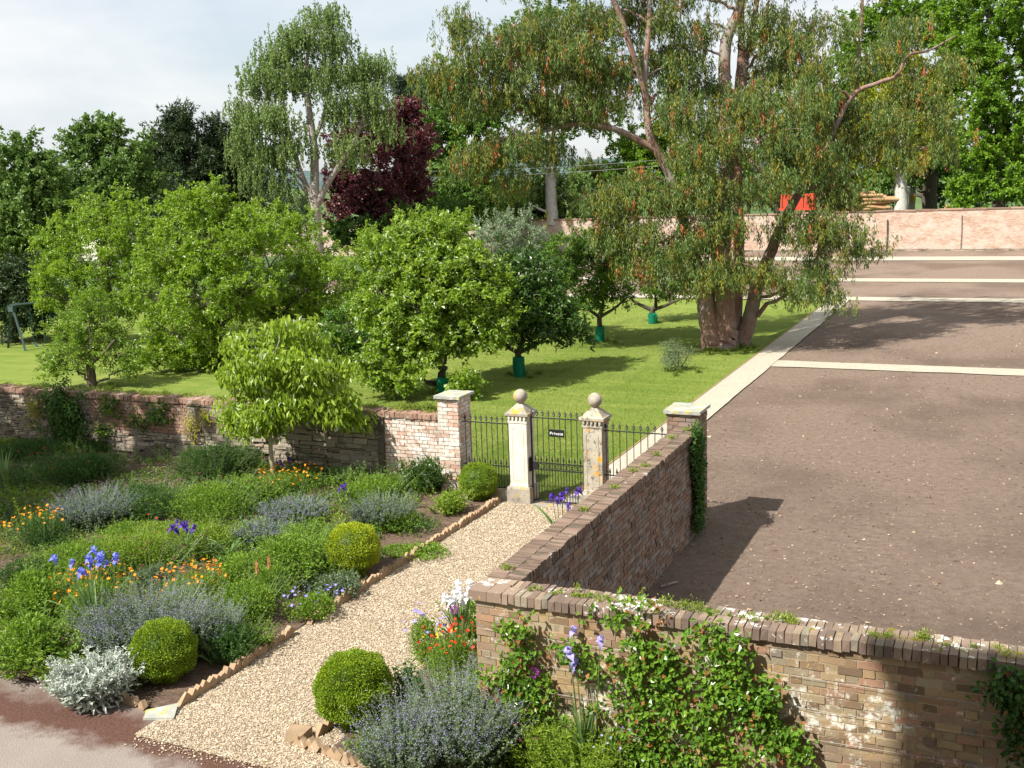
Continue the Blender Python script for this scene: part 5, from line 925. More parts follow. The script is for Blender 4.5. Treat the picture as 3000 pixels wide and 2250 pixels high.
plant('blades', 'iris_clump', 'tall sky blue irises in the left foreground', 'iris', 262, 1900, 150, 240, flower='blue_iris', nf=12, n=34, fh=1.25, fs=1.0, fr=1.1)
plant('blades', 'iris_clump', 'deep purple irises behind the thistles', 'iris', 535, 1660, 90, 120, flower='purple_iris', nf=7, n=14, fh=1.05, fr=.9)
plant('blades', 'iris_clump', 'deep purple irises by the path wall, next to the gate', 'iris', 1660, 1640, 90, 190, flower='purple_iris', nf=7, n=14, fh=1.05, fr=1.0)
plant('blades', 'iris_clump', 'white irises left of the nearest wall corner', 'iris', 1350, 1930, 110, 200, flower='white_iris', nf=10, n=26, fh=1.0, fs=1.15, fr=.9)
plant('blades', 'iris_clump', 'lilac irises on tall stems before the climbing rose', 'iris', 1730, 2290, 120, 320, flower='lilac_iris', nf=5, n=12, fh=1.25, fr=.8)
plant('blades', 'iris_clump', 'lilac iris leaning at the wall below the young rose', 'iris', 1610, 2170, 70, 230, flower='lilac_iris', nf=2, n=5, fh=1.15, fr=.9)
plant('blades', 'iris_clump', 'arching pale-striped strap leaves in the middle of the left bed', 'iris', 660, 1660, 150, 110, n=22, bw=.075, arch=1.1)
plant('blades', 'iris_clump', 'large sword leaves under the dark stain of the rear wall', 'iris', 1000, 1430, 170, 90, n=36, bw=.06, arch=.8)
plant('blades', 'iris_clump', 'sword leaves at the left edge of the frame', 'iris', 5, 1430, 60, 120, n=14, bw=.05, arch=.4)
plant('blades', 'iris_clump', 'few pansy-dark purple irises under the large sword leaves', 'iris', 1000, 1490, 70, 70, flower='purple_iris', nf=5, n=6, fs=.7)
plant('blades', 'iris_clump', 'dark purple irises among the orange flowers by the weeping tree', 'iris', 830, 1420, 80, 70, flower='purple_iris', nf=5, n=6, fs=.8)
plant('thistle', 'plume_thistle', 'crimson thistles in the middle of the left bed', 'thistle', 410, 1740, 200, 170, nf=24, mat='mint')
plant('thistle', 'plume_thistle', 'tall thin thistles in shade near the rear wall', 'thistle', 660, 1480, 120, 180, nf=9, mat='mint')
plant('thistle', 'plume_thistle', 'crimson thistles in the near bed right of the catmint', 'thistle', 1630, 2230, 190, 230, nf=20, mat='mint')
plant('thistle', 'plume_thistle', 'magenta thistles at the foot of the nearest wall, to the right', 'thistle', 2450, 2340, 300, 210, nf=8, mat='mint')
SV, Cs_, rs_, hs_ = plant('stems', 'lambs_ear', 'woolly silver lamb\'s ear spilling over the brick edging', 'silver plant', 250, 2080, 230, 190, None, mat='silverleaf', L=.11, W=.038, dens=.42, lps=26, lean=.45, fl=ML['silverleaf'], floret=dict(n=14, s=.03, **{'from': .8}))
for ch in SV.children: ch.data.materials[1] = ML['silverleaf']
plant('stems', 'lambs_ear', 'little tuft of silver stems on the left end of the rear wall', 'silver plant', 118, 1175, 44, 60, None, mat='silverleaf', L=.06, W=.02, dens=.4)
LG = 'leafy clumps of the beds'
for (kind, px, py, w, h, lab, kw) in [
 ('mound', 60, 1990, 240, 190, 'broad lush green leaves at the lower left edge', dict(L=.085, W=.035)),
 ('mound', 190, 2020, 170, 90, 'low bright leaves behind the left edging bricks', dict(L=.05, W=.035, mat='herbyel')),
 ('mound', 60, 1830, 220, 170, 'lush green leaves left of the blue irises', dict(L=.075, W=.03)),
 ('mound', 210, 1730, 230, 150, 'dark feathery leaves behind the blue irises', dict(L=.08, W=.02, mat='herb')),
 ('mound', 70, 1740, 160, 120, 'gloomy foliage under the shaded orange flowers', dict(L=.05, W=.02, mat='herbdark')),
 ('mound', 370, 1700, 300, 150, 'yellow-green hummock behind the crimson thistles', dict(L=.035, W=.02, mat='herbyel')),
 ('mound', 560, 1640, 220, 110, 'yellowish leaves right of the hummock, above the purple irises', dict(L=.04, W=.025, mat='herbyel')),
 ('mound', 700, 1830, 220, 150, 'green bush between the brightest orange flowers and the cranesbill', dict(L=.035, W=.022)),
 ('mound', 700, 1720, 200, 110, 'leafy patch under the striped strap leaves', dict(L=.045, W=.03)),
 ('mound', 860, 1720, 240, 170, 'rich green foliage left of the golden ball', dict(L=.06, W=.03)),
 ('mound', 880, 1620, 220, 90, 'mid green foliage behind the golden ball, to the left', dict(L=.05, W=.028)),
 ('mound', 980, 1640, 130, 100, 'small-leaved growth directly behind the golden ball', dict(L=.04, W=.02)),
 ('mound', 960, 1760, 160, 90, 'round blue-green columbine leaves in front of the golden ball', dict(L=.04, W=.036, mat='mint')),
 ('mound', 650, 1950, 170, 130, 'dark sage-like bush by the edging, right of the left box ball', dict(L=.05, W=.016, mat='herbdark')),
 ('mound', 730, 1910, 110, 90, 'small rounded leaves next to the sage-like bush', dict(L=.04, W=.034, mat='herb')),
 ('mound', 780, 1760, 130, 110, 'coral-tinged lupin leaves in the gap of the bed', dict(L=.06, W=.016)),
 ('mound', 1150, 1560, 160, 80, 'low weeds along the edging before the left box-ball gap', dict(L=.035, W=.022)),
 ('mound', 1210, 1640, 180, 50, 'flat green weeds over the edging halfway up the path', dict(L=.035, W=.026, mat='herb')),
 ('mound', 1240, 1440, 150, 110, 'glossy peony leaves against the foot of the pinkish pier', dict(L=.10, W=.035, mat='magnolia')),
 ('mound', 1310, 1510, 110, 80, 'yellow-green leaves left of the smallest box ball', dict(L=.05, W=.035, mat='herbyel')),
 ('mound', 1090, 1480, 190, 100, 'tangle of greenery below the sword leaves', dict(L=.05, W=.02)),
 ('mound', 590, 1540, 250, 130, 'wild shaded foliage in the middle of the bed', dict(L=.055, W=.022, mat='herb')),
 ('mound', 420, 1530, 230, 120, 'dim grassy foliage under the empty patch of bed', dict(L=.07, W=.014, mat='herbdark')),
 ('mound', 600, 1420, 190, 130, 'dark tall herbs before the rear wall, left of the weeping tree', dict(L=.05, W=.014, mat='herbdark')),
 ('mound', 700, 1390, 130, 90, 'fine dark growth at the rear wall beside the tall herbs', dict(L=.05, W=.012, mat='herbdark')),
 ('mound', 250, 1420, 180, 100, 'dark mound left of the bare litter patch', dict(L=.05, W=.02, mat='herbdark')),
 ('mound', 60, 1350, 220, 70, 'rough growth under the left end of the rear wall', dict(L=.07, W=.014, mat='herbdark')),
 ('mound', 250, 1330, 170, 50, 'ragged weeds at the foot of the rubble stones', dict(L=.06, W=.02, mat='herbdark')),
 ('mound', 720, 1480, 180, 90, 'leafy tangle left of the weeping tree stem', dict(L=.05, W=.025, mat='herb')),
 ('mound', 330, 1600, 130, 70, 'pointed shaded leaves between catmint and hummock', dict(L=.08, W=.016, mat='herb')),
 ('mound', 1110, 2210, 140, 90, 'round-leaved plant at the foot of the largest box ball', dict(L=.05, W=.045, mat='herb')),
 ('mound', 1190, 2080, 120, 130, 'dark leaves right behind the largest box ball', dict(L=.05, W=.04, mat='herbdark')),
 ('mound', 1440, 2110, 150, 160, 'bright lobed leaves below the young rose', dict(L=.045, W=.03, mat='herbyel')),
 ('mound', 1580, 2270, 150, 170, 'yellow-green lobed leaves right of the big catmint', dict(L=.045, W=.03, mat='herbyel')),
 ('stems', 1700, 2330, 260, 250, 'tall pale green feathery phlox at the bottom centre', dict(L=.08, W=.016, mat='herbyel', lps=30)),
 ('mound', 1760, 2240, 190, 160, 'broad maple-like leaves behind the feathery phlox', dict(L=.08, W=.06, mat='herb')),
 ('mound', 1950, 2330, 240, 170, 'leafy greenery below the climbing rose, in front of the bricks', dict(L=.05, W=.03)),
 ('mound', 2150, 2330, 200, 130, 'oval leaves at the bottom edge below the long rose shoot', dict(L=.085, W=.035)),
 ('mound', 2310, 2340, 240, 150, 'dark weeds along the bottom edge under the lit bricks', dict(L=.05, W=.025, mat='herbdark')),
 ('mound', 2560, 2350, 300, 150, 'mixed weeds at the bottom edge towards the shaded bricks', dict(L=.06, W=.02, mat='herb')),
 ('mound', 2800, 2370, 300, 130, 'shaded weeds in the bottom right corner', dict(L=.05, W=.02, mat='herbdark')),
 ('mound', 1395, 1870, 90, 140, 'dark green leaves between the white irises and the wall corner', dict(L=.07, W=.03, mat='herb'))]:
    plant(kind, 'leafy_plant', lab, 'plant', px, py, w, h, LG, **kw)
# alliums, lupins
for px, py, hp, lab, s in ((1338, 1935, 150, 'purple allium globe above the white irises', 1.15), (1575, 2230, 250, 'ragged purple allium among the crimson thistles', 1.2), (2040, 2330, 200, 'lone round purple allium before the bricks below the rose', 1.0)):
    C, r, h = place(px, py, 10, hp); t = thing('allium', lab, 'allium', C, 'purple alliums'); mb = MB(); addtube(mb, [(0, 0, 0), (.01, 0, h * .5), (0, 0, h)], .005, 5); mb.build('stem', ML['stem'], t); o = child('flower_head', FM['allium_head'], t, (0, 0, h)); o.scale = (s,) * 3
for px, py, lab in ((760, 1770, 'coral lupin spike, left one by the gap'), (795, 1755, 'coral lupin spike, right one by the gap')):
    C, r, h = place(px, py, 10, 110); t = thing('lupin', lab, 'lupin', C, 'coral lupins'); mb = MB(); addtube(mb, [(0, 0, 0), (0, 0, h)], .004, 5); mb.build('stem', ML['stem'], t); child('flower_spike', FM['lupin_spike'], t, (0, 0, h))
# ---- climbers
def climber(name, label, cat, path, spread, nt, mats, sp, nrm, group=None, seed=0, stemm='stem', off=.06):
    """plant spreading over a wall: path = anchor points on the wall, spread in m; nrm = outward"""
    r = np.random.default_rng(3000 + seed); A = smoothpath(np.array(path, float), 6); base = A[0].copy(); nrm = np.array(nrm, float); t = thing(name, label, cat, base, group)
    U = np.cross(nrm, UP); wb, lb = MB(), MB(); addtube(wb, A + nrm * off * .5, np.linspace(.014, .006, len(A)), 5)
    T = []
    for k in range(nt):
        j = int(r.integers(2, len(A))) if len(A) > 3 else 1; c = A[j]; q = c + U * r.normal(0, spread[0]) + UP * r.normal(0, spread[1]) + nrm * r.uniform(.02, off * 2.2); T.append(q)
        if k % 2 == 0: addtube(wb, bez(c + nrm * .02, (c + q) / 2 + UP * .06 + nrm * .05, q, 5), np.linspace(.006, .002, 5), 4)
    T = np.array(T); T = T[T[:, 2] > .1]; n = sp['n']; k = len(T) * n; P = np.repeat(T, n, 0) + r.normal(0, 1, (k, 3)) * sp['sig'] * (1 - .5 * np.abs(nrm)); D = r.normal(0, .7, (k, 3)) + nrm * .5 - UP * sp.get('dn', .2); N = nrm * 1.0 + UP * .7 + r.normal(0, .45, (k, 3))
    V, F = leaves(P, D, N, sp['L'] * r.uniform(.6, 1.2, k), sp['W'] * r.uniform(.7, 1.2, k)); lb.add(V, F, r.choice(len(mats), k, p=sp.get('p', [1]))); wb.build('stems', ML[stemm], t, loc=base); lb.build('foliage', mats, t, loc=base); return t
fp = lambda px, py: wy(px, py, 9.66)
RS = dict(n=20, sig=.055, L=.072, W=.048, p=[.95, .05])
RG = 'climbing roses on the nearest wall'; RM = [ML['rose'], ML['rosered']]
climber('climbing_rose', 'large dense climbing rose in the middle of the nearest wall', 'rose', [fp(1950, 2300), fp(1900, 2150), fp(1890, 2020), fp(1880, 1930), fp(1870, 1840)], (.24, .16), 95, RM, dict(RS, n=18), (0, -1, 0), RG, 1)
climber('climbing_rose', 'climbing rose reaching above the coping right of the dense one', 'rose', [fp(2080, 2300), fp(2090, 2150), fp(2110, 2030), fp(2110, 1920), fp(2160, 1850)], (.19, .13), 66, RM, RS, (0, -1, 0), RG, 2)
climber('climbing_rose', 'rose shoot trailing down to the right across the lit bricks', 'rose', [fp(2050, 2020), fp(2160, 2010), fp(2230, 2080), fp(2290, 2150), fp(2330, 2200)], (.11, .09), 62, RM, RS, (0, -1, 0), RG, 3)
climber('climbing_rose', 'young sparse rose at the left corner of the nearest wall', 'rose', [fp(1480, 2080), fp(1490, 1990), fp(1520, 1920), fp(1540, 1880), fp(1500, 1840)], (.11, .10), 36, RM, dict(RS, n=12), (0, -1, 0), RG, 4)
climber('climbing_rose', 'thin rose spray between the young rose and the dense one', 'rose', [fp(1770, 1990), fp(1720, 1940), fp(1690, 1910), fp(1660, 1900)], (.07, .06), 20, RM, dict(RS, n=9), (0, -1, 0), RG, 5)
climber('climbing_rose', 'shaded rose at the right edge of the nearest wall', 'rose', [fp(3010, 2250), fp(2990, 2100), fp(2985, 2030), fp(2975, 2000)], (.09, .08), 36, [ML['herbdark'], ML['rosered']], RS, (0, -1, 0), RG, 6)
climber('leafy_climber', 'leafy climber low on the corner of the nearest wall below the young rose', 'climber', [fp(1560, 2230), fp(1560, 2120), fp(1570, 2030), fp(1540, 1990)], (.13, .10), 56, RM, dict(RS, W=.03), (0, -1, 0), None, 7)
for px, py, h, lab in ((1930, 1770, 0.32, 'red-tipped rose shoot poking above the coping'),):
    P = wy(px, 1850, 9.62); mb = MB(); t = thing('rose_shoot', lab, 'rose', P); pts = np.array([P, P + [.02, 0, .12], P + [-.01, .02, .24], P + [-.03, .02, h]]); addtube(mb, pts, .004, 4); mb.build('stem', ML['rosered'], t, loc=P)
    mb = MB(); r = np.random.default_rng(5); k = 26; Q = pts[r.integers(1, 4, k)] + r.normal(0, .03, (k, 3)); V, F = leaves(Q, r.normal(0, 1, (k, 3)), r.normal(0, .5, (k, 3)) + UP, .045, .026); mb.add(V, F); mb.build('leaves', ML['rosered'], t, loc=P)
wx = lambda y, z: np.array([-4.60, y, z])
climber('ivy', 'column of ivy climbing the end of the path wall beside its pier', 'ivy', [wx(17.25, .05), wx(17.3, .5), wx(17.3, 1.0), wx(17.25, 1.5), wx(17.2, 1.72)], (.12, .14), 170, [ML['ivy']], dict(n=34, sig=.05, L=.05, W=.045, p=[1]), (1, 0, 0), None, 8, off=.04)
wr = lambda px, py: wy(px, py, 18.26)
climber('ivy', 'dark ivy patch hanging on the left part of the rear wall', 'ivy', [wr(205, 1290), wr(205, 1250), wr(200, 1200), wr(185, 1165)], (.28, .22), 110, [ML['ivy']], dict(n=40, sig=.09, L=.06, W=.05, p=[1]), (0, -1, 0), None, 9, off=.08)
climber('wall_fern', 'yellow-brown fern growing out of the rear wall left of the weeping tree', 'fern', [wr(570, 1290), wr(570, 1270), wr(572, 1245), wr(570, 1225)], (.10, .12), 26, [ML['moss'], ML['dry']], dict(n=22, sig=.06, L=.08, W=.016, p=[.6, .4], dn=.9), (0, -1, 0), 'ferns rooted in the rear wall', 10)
climber('wall_fern', 'yellowish fern on the rubble at the left end of the rear wall', 'fern', [wr(110, 1260), wr(110, 1220), wr(105, 1190), wr(100, 1175)], (.14, .12), 26, [ML['moss'], ML['dry']], dict(n=22, sig=.07, L=.08, W=.018, p=[.7, .3], dn=.9), (0, -1, 0), 'ferns rooted in the rear wall', 11)
climber('wall_fern', 'small green fern under the coping right of the laurel shoots', 'fern', [wr(610, 1235), wr(608, 1225), wr(606, 1215), wr(605, 1205)], (.07, .06), 14, [ML['moss'], ML['dry']], dict(n=18, sig=.05, L=.06, W=.014, p=[.8, .2], dn=.7), (0, -1, 0), 'ferns rooted in the rear wall', 12)
# cut-back laurel with stump
P = gz(400, 1325, .22); st = [SB(P, [(0, 0, 0, .03), (-.25, 0, .45, .025), (-.5, 0, 1.0, .015)]), SB(P, [(.1, 0, 0, .03), (.1, 0, .5, .025), (.05, 0, .9, .015)]), SB(P, [(.2, 0, 0, .03), (.55, 0, .45, .025), (.95, 0, .95, .015)]), SB(P, [(.25, 0, 0, .025), (.28, 0, .4, .02), (.3, 0, .65, .012)])]
tree('laurel', 'cut-back laurel resprouting on bare pale stems against the rear wall', st, [(P + [-.5, -.05, 1.05], .25, .2, 12), (P + [.1, -.05, .85], .25, .18, 10), (P + [1.0, -.05, 1.0], .32, .28, 16), (P + [-.75, -.05, .55], .28, .2, 12), (P + [.5, -.05, .75], .22, .2, 8)], [ML['magnolia'], ML['herbyel']], MW['greenbark'], dict(n=36, sig=.10, L=.10, W=.04, limb=.01, zmin=.2, matp=[.8, .2]), cat='shrub', seed=60)
P = gz(455, 1345, .2); t = thing('tree_stump', 'old broken tree stump at the foot of the cut-back laurel', 'stump', P); mb = MB(); a = np.arange(14) * 2 * math.pi / 14; r = np.random.default_rng(8)
rings = []
for z, q in ((0, .42), (.08, .33), (.2, .27), (.27, .25)): rings.append(np.stack([P[0] + q * np.cos(a) * (1 + .15 * np.sin(3 * a)), P[1] + q * .8 * np.sin(a), P[2] + z + (r.uniform(-.06, .06, 14) if z > .25 else 0 * a)], -1))
i = np.arange(3)[:, None] * 14; j = np.arange(14)[None]; j2 = (j + 1) % 14; mb.add(np.concatenate(rings), np.stack([i + j, i + j2, i + 14 + j2, i + 14 + j], -1).reshape(-1, 4)); mb.F.append((np.arange(42, 56)[None], np.array([0]))); mb.build('wood', MW['darkbark'], t, loc=P)
# litter and low weeds
r = np.random.default_rng(77); n = 900; px = r.normal(430, 140, n); py = r.normal(1385, 40, n); ok = (px < 760) & (px > 0) & (py > 1290); C = np.array([gz(a_, b_, .22) for a_, b_ in zip(px[ok], py[ok])]); C = C[C[:, 1] < 18.2]
mb = MB()
for c in C:
    a = r.uniform(0, 6.28); l = r.uniform(.1, .45); d_ = np.array([math.cos(a), math.sin(a), r.normal(0, .2)]); z0 = bedz(c[0], c[1]) + .01; p0 = np.array([c[0], c[1], z0 + r.uniform(0, .05)]); p1 = p0 + d_ * l; p1[2] = max(p1[2], z0); addtube(mb, [p0, (p0 + p1) / 2 + [0, 0, .03], p1], .004, 3)
tag(mb.build('dead_twigs', ML['dry']), 'dry cut stalks and twigs strewn over the back of the bed', 'twigs', kind='stuff')
mb = MB(); n = 120000; x = r.uniform(-24, -8.8, n); y = r.uniform(9.25, 18.2, n); dn = fnoise(x, y, 21, .8, 3); back = np.hypot((x + 17.5) / 3.2, (y - 17.3) / 1.6) < 1; ok = (dn > -.30 + back * .45 + .5 * (x > -9.5)) & ~((x > -9.4) & (y < 10.6) & (x > -10.2)) & ~((x > -9.9) & (y > 16.5)); x, y = x[ok], y[ok]; k = len(x)
D = np.stack([r.normal(0, .8, k), r.normal(0, .8, k), np.ones(k) * .8], -1); V, F = leaves(np.stack([x, y, bedz(x, y) - .03 + r.random(k) * (.14 + .16 * np.clip(dn[ok], 0, 1))], -1), D, r.normal(0, .6, (k, 3)) + UP, r.uniform(.03, .085, k), r.uniform(.015, .035, k)); mb.add(V, F, np.clip((fnoise(x, y, 33, .9, 2) * 2.4 + 1.2 + r.normal(0, .35, k)).astype(int), 0, 2))
x = r.uniform(-6.3, 3, 5000); y = r.uniform(8.95, 9.62, 5000); k = 5000; D = np.stack([r.normal(0, .8, k), r.normal(0, .8, k), np.ones(k) * .8], -1); V, F = leaves(np.stack([x, y, .04 + r.random(k) * .10], -1), D, r.normal(0, .6, (k, 3)) + UP, r.uniform(.03, .07, k), r.uniform(.015, .035, k)); mb.add(V, F, 0)
tag(mb.build('low_weeds', [ML['herb'], ML['herbdark'], ML['herbyel']]), 'low weeds and seedlings carpeting the beds between the clumps', 'weeds', kind='stuff')
# tangled herbage between the named clumps
rt = np.random.default_rng(91); mb = MB(); n = 2600; x = rt.uniform(-20, -9.0, n); y = rt.uniform(9.6, 18.1, n); dn = fnoise(x, y, 41, 1.1, 3); back = np.hypot((x + 17.0) / 3.0, (y - 17.3) / 1.7) < 1
ok = (dn > -.12 + .5 * back) & ~((x > -9.75) & (y > 14.8)) & ~((x > -9.9) & (y < 10.8)) & ~((x > -9.35) & (rt.random(n) < .6)); x, y, dn = x[ok], y[ok], dn[ok]; ns = len(x); hh = .12 + .42 * rt.random(ns) ** 1.6; lp = 26; i = np.repeat(np.arange(ns), lp); tt = rt.random(ns * lp) ** .8; ang = rt.uniform(0, 6.28, ns); le = rt.uniform(0, .5, ns)
P = np.stack([x[i] + np.cos(ang[i]) * le[i] * hh[i] * tt, y[i] + np.sin(ang[i]) * le[i] * hh[i] * tt, bedz(x[i], y[i]) + hh[i] * tt], -1); k = len(P); sz = rt.uniform(.028, .075, ns)[i] * (1.2 - .6 * tt); wd = sz * rt.uniform(.22, .6, ns)[i]
D = rt.normal(0, 1, (k, 3)); D[:, 2] = np.abs(D[:, 2]) * .6; V, F = leaves(P, D, rt.normal(0, .4, (k, 3)) + UP, sz, wd); mb.add(V, F, rt.choice(4, ns, p=[.42, .2, .2, .18])[i])
for s_ in range(0, ns, 2): addtube(mb, [(x[s_], y[s_], float(bedz(x[s_], y[s_])) - .02), (x[s_] + math.cos(ang[s_]) * le[s_] * hh[s_], y[s_] + math.sin(ang[s_]) * le[s_] * hh[s_], float(bedz(x[s_], y[s_])) + hh[s_])], .0028, 3, 4)
tag(mb.build('tangled_herbage', [ML['herb'], ML['herbyel'], ML['herbdark'], ML['mint'], ML['stem']]), 'tangle of self-sown leafy stems filling the left bed between the clumps', 'herbage', kind='stuff')
# moss and weeds on the wall tops
mb = MB(); r = np.random.default_rng(31)
def tuft(c, R, h, n, mt, Ls=.022):
    P = c + r.normal(0, 1, (n, 3)) * [R * .5, R * .4, 0]; P[:, 2] = c[2] + np.abs(r.normal(0, h * .4, n)); V, F = leaves(P, np.stack([r.normal(0, .5, n), r.normal(0, .5, n), np.ones(n)], -1), r.normal(0, 1, (n, 3)), Ls * r.uniform(.6, 1.3, n), Ls * .45); mb.add(V, F, mt)
for k in range(60): x = -4.4 + 5.6 * r.random() ** 1.3; tuft(np.array([x, 9.87 + r.normal(0, .035), 1.80]), r.uniform(.02, .07), r.uniform(.01, .05), 60, 0)
for k in range(24): x = r.uniform(-1.6, 1.2); tuft(np.array([x, 9.72 + r.uniform(0, .35), 1.80]), r.uniform(.02, .10), .012, 90, 1, .012)
for x in (-2.95, -2.75, -2.6, -1.85, -1.75, -.55): tuft(np.array([x, 9.93, 1.80]), .08, .09, 130, 0, .03)
for x in (-3.9, -3.2): tuft(np.array([x, 9.98, 1.80]), .04, .12, 50, 0, .03)
for y, x in ((10.35, -4.87), (12.6, -4.82), (13.7, -4.78), (14.6, -4.8), (14.9, -4.72), (15.6, -4.75), (16.7, -4.85), (17.3, -4.75)): tuft(np.array([x, y, 1.80]), .07, .06, 120, 0, .028)
tag(mb.build('wall_top_moss', [ML['sedum'], ML['moss']]), 'moss and little weeds rooted along the wall copings', 'moss', kind='stuff')
mb = MB()
for k in range(70): x = r.uniform(-22, -10); tuft(np.array([x, 18.5 + r.uniform(-.1, .15), 1.56]), r.uniform(.08, .25), r.uniform(.02, .10), 70, 0, .04)
for k in range(14): tuft(np.array([r.uniform(-11, -10), 18.6, 1.56]), .1, .12, 70, 1, .05)
for q in ((1988, 1092), (1521, 1102), (1760, 1004), (1300, 1150), (2095, 1030), (2170, 1020), (2120, 1035), (272, 1140), (640, 1085)):
    for k in range(9): g_ = gz(*q); tuft(g_ + np.array([r.normal(0, .35), r.normal(0, .3), 0]), .12, .10, 60, 1, .08)
tag(mb.build('long_grass', [ML['sedum'], ML['grass']]), 'longer tufts of grass on the rear wall top and round the lawn tree trunks', 'grass', kind='stuff')
# ------------------------------------------------------------------ brick edging
r = np.random.default_rng(12); EB = [meshdata('edging_brick', M['edge'], lambda mb: mb.add(*boxes([[0, 0, 0]], [[.052, .105, .036]], .007, r))) for _ in range(6)]
def edging(P0, P1, lab, grp, stepd=.108, skip=()):
    P0, P1 = np.array(P0, float), np.array(P1, float); d = P1 - P0; ln = np.linalg.norm(d); d /= ln; a = math.atan2(d[1], d[0]); n = int(ln / stepd)
    for k in range(n):
        if any(s0 < k / n < s1 for s0, s1 in skip): continue
        p = P0 + d * stepd * k; o = bpy.data.objects.new('edging_brick', EB[int(r.integers(6))]); SC.collection.objects.link(o)
        q = Quaternion((0, 0, 1), a + r.normal(0, .13)) @ Quaternion((0, 1, 0), math.radians(48) + r.normal(0, .14)) @ Quaternion((1, 0, 0), math.pi / 2)
        o.rotation_mode = 'QUATERNION'; o.rotation_quaternion = q; o.location = (p[0] + r.normal(0, .008), p[1] + r.normal(0, .008), .026 + r.normal(0, .014)); tag(o, lab, 'edging brick', grp)
edging((-8.71, 9.35, 0), (-8.60, 18.0, 0), 'tilted weathered edging brick in the row between left bed and gravel path', 'edging bricks along the gravel path', skip=((.24, .30), (.45, .47)))
edging((-12.6, 9.5, 0), (-8.98, 9.08, 0), 'tilted brown edging brick in the front row between left bed and drive', 'edging bricks along the drive')
edging((-6.92, 9.05, 0), (-5.4, 8.78, 0), 'tilted edging brick at the front of the near right bed', 'edging bricks of the near bed')
edging((-6.75, 9.3, 0), (-6.72, 9.62, 0), 'loose leaning brick beside the largest box ball', 'loose bricks by the large box ball')
mb = MB(); mb.add(*boxes([[-6.93, 9.14, .05]], [[.12, .08, .075]], .02, r, np.array([[[.97, -.24, 0], [.24, .97, 0], [0, 0, 1]]]))); tag(mb.build('corner_stone', M['edge']), 'chunky worn stone block at the front corner of the near bed', 'stone block')
mb = MB(); mb.add(*boxes([[-8.78, 9.02, .02]], [[.17, .13, .02]], .015, r, np.array([[[.9, -.43, 0], [.43, .9, 0], [0, 0, 1]]]))); tag(mb.build('flat_stone', M['slab']), 'flat greenish stone flush with the ground at the corner of the left bed', 'flat stone')
# timber edging board of the field path
mb = MB(); mb.add(*box((-7.52, 18.5, -.05), (-7.50, 52, .035))); tag(mb.build('edging_board', plain('weathered_board', (.36, .24, .14), .9, .1)), 'thin wooden edging board between lawn and field path', 'edging board')
# fallen branch by the path wall
P = gz(1935, 1720); mb = MB(); addtube(mb, [P, P + [.1, .08, .03], P + [.2, .22, .03]], [.022, .018, .012], 6); tag(mb.build('fallen_branch', MW['birchbark']), 'short broken branch lying in the shade of the path wall', 'branch')
# ------------------------------------------------------------------ swing set
P = gz(75, 1028); sgm = plain('dark_green_timber', (.045, .075, .07), .6, .3)
ap = P + [-1.05, -.3, 0]; H_ = 2.25; bd = np.array([.80, .60, 0]); bd /= np.linalg.norm(bd); foot = np.array([-bd[1], bd[0], 0])
A0 = P - np.array([foot[0] * -.9, foot[1] * -.9, 0]) * -1; 
mid = P + (gz(-40, 1022) - P) * .5; top = mid + [0, 0, H_]
top = at(34, 895, depth(P) + .2); mid = np.array([top[0], top[1], 0]); f2 = 2 * mid - P; f2[2] = 0; bdir = (at(300, 850, depth(P) + 3.0) - top); bdir[2] = 0; bdir = unit(bdir)
t = thing('swing_set', 'dark green timber swing frame at the left edge of the lawn', 'swing frame', mid)
def leg(a, b, nm): mb = MB(); addtube(mb, [a, b], .06, 4); mb.build(nm, sgm, t, loc=mid)
leg(P, top, 'leg'); leg(f2, top, 'leg'); far = top + bdir * 3.6; leg(top - bdir * .1, far + bdir * .1, 'beam'); leg(P + bdir * 3.6, far, 'leg'); leg(f2 + bdir * 3.6, far, 'leg'); mb = MB(); mb.add(*boxes([top + [0, 0, -.12]], [[.14, .09, .12]], .0)); mb.build('bracket', sgm, t, loc=mid)
blue = plain('blue_plastic', (.02, .30, .75), .4, .5); yel = plain('yellow_plastic', (.8, .45, .03), .4, .5); ropem = plain('blue_green_rope', (.04, .16, .20), .8, .2)
for k, (s, lab, mt, drop_) in enumerate(((.95, 'sky blue plastic belt swing, nearest the frame legs', blue, 1.68), (2.5, 'blue plastic belt swing farther along the beam', blue, 1.55), (1.75, 'yellow trapeze ring hanging between the blue swings', yel, 1.2))):
    a = top + bdir * s; t2 = thing('swing', lab, 'swing', a, 'swings hanging from the green frame')
    for e in (-.24, .24):
        mb = MB(); addtube(mb, [a + bdir * e, a + bdir * e * .9 - UP * drop_ * .95], .012, 4); mb.build('rope', ropem, t2, loc=a)
    mb = MB(); q = np.linspace(-1, 1, 9)[:, None]; c = a - UP * drop_ + bdir * q * .22 + UP * .22 * q ** 2 - UP * .12; w = foot * .09
    V = np.concatenate([c - w, c + w, c - w - UP * .02, c + w - UP * .02]); i = np.arange(8); mb.add(V, np.concatenate([np.stack([i, i + 1, i + 10, i + 9], -1), np.stack([i + 18, i + 27, i + 28, i + 19], -1), np.stack([i, i + 18, i + 19, i + 1], -1), np.stack([i + 9, i + 10, i + 28, i + 27], -1)])); mb.build('seat', mt, t2, loc=a)
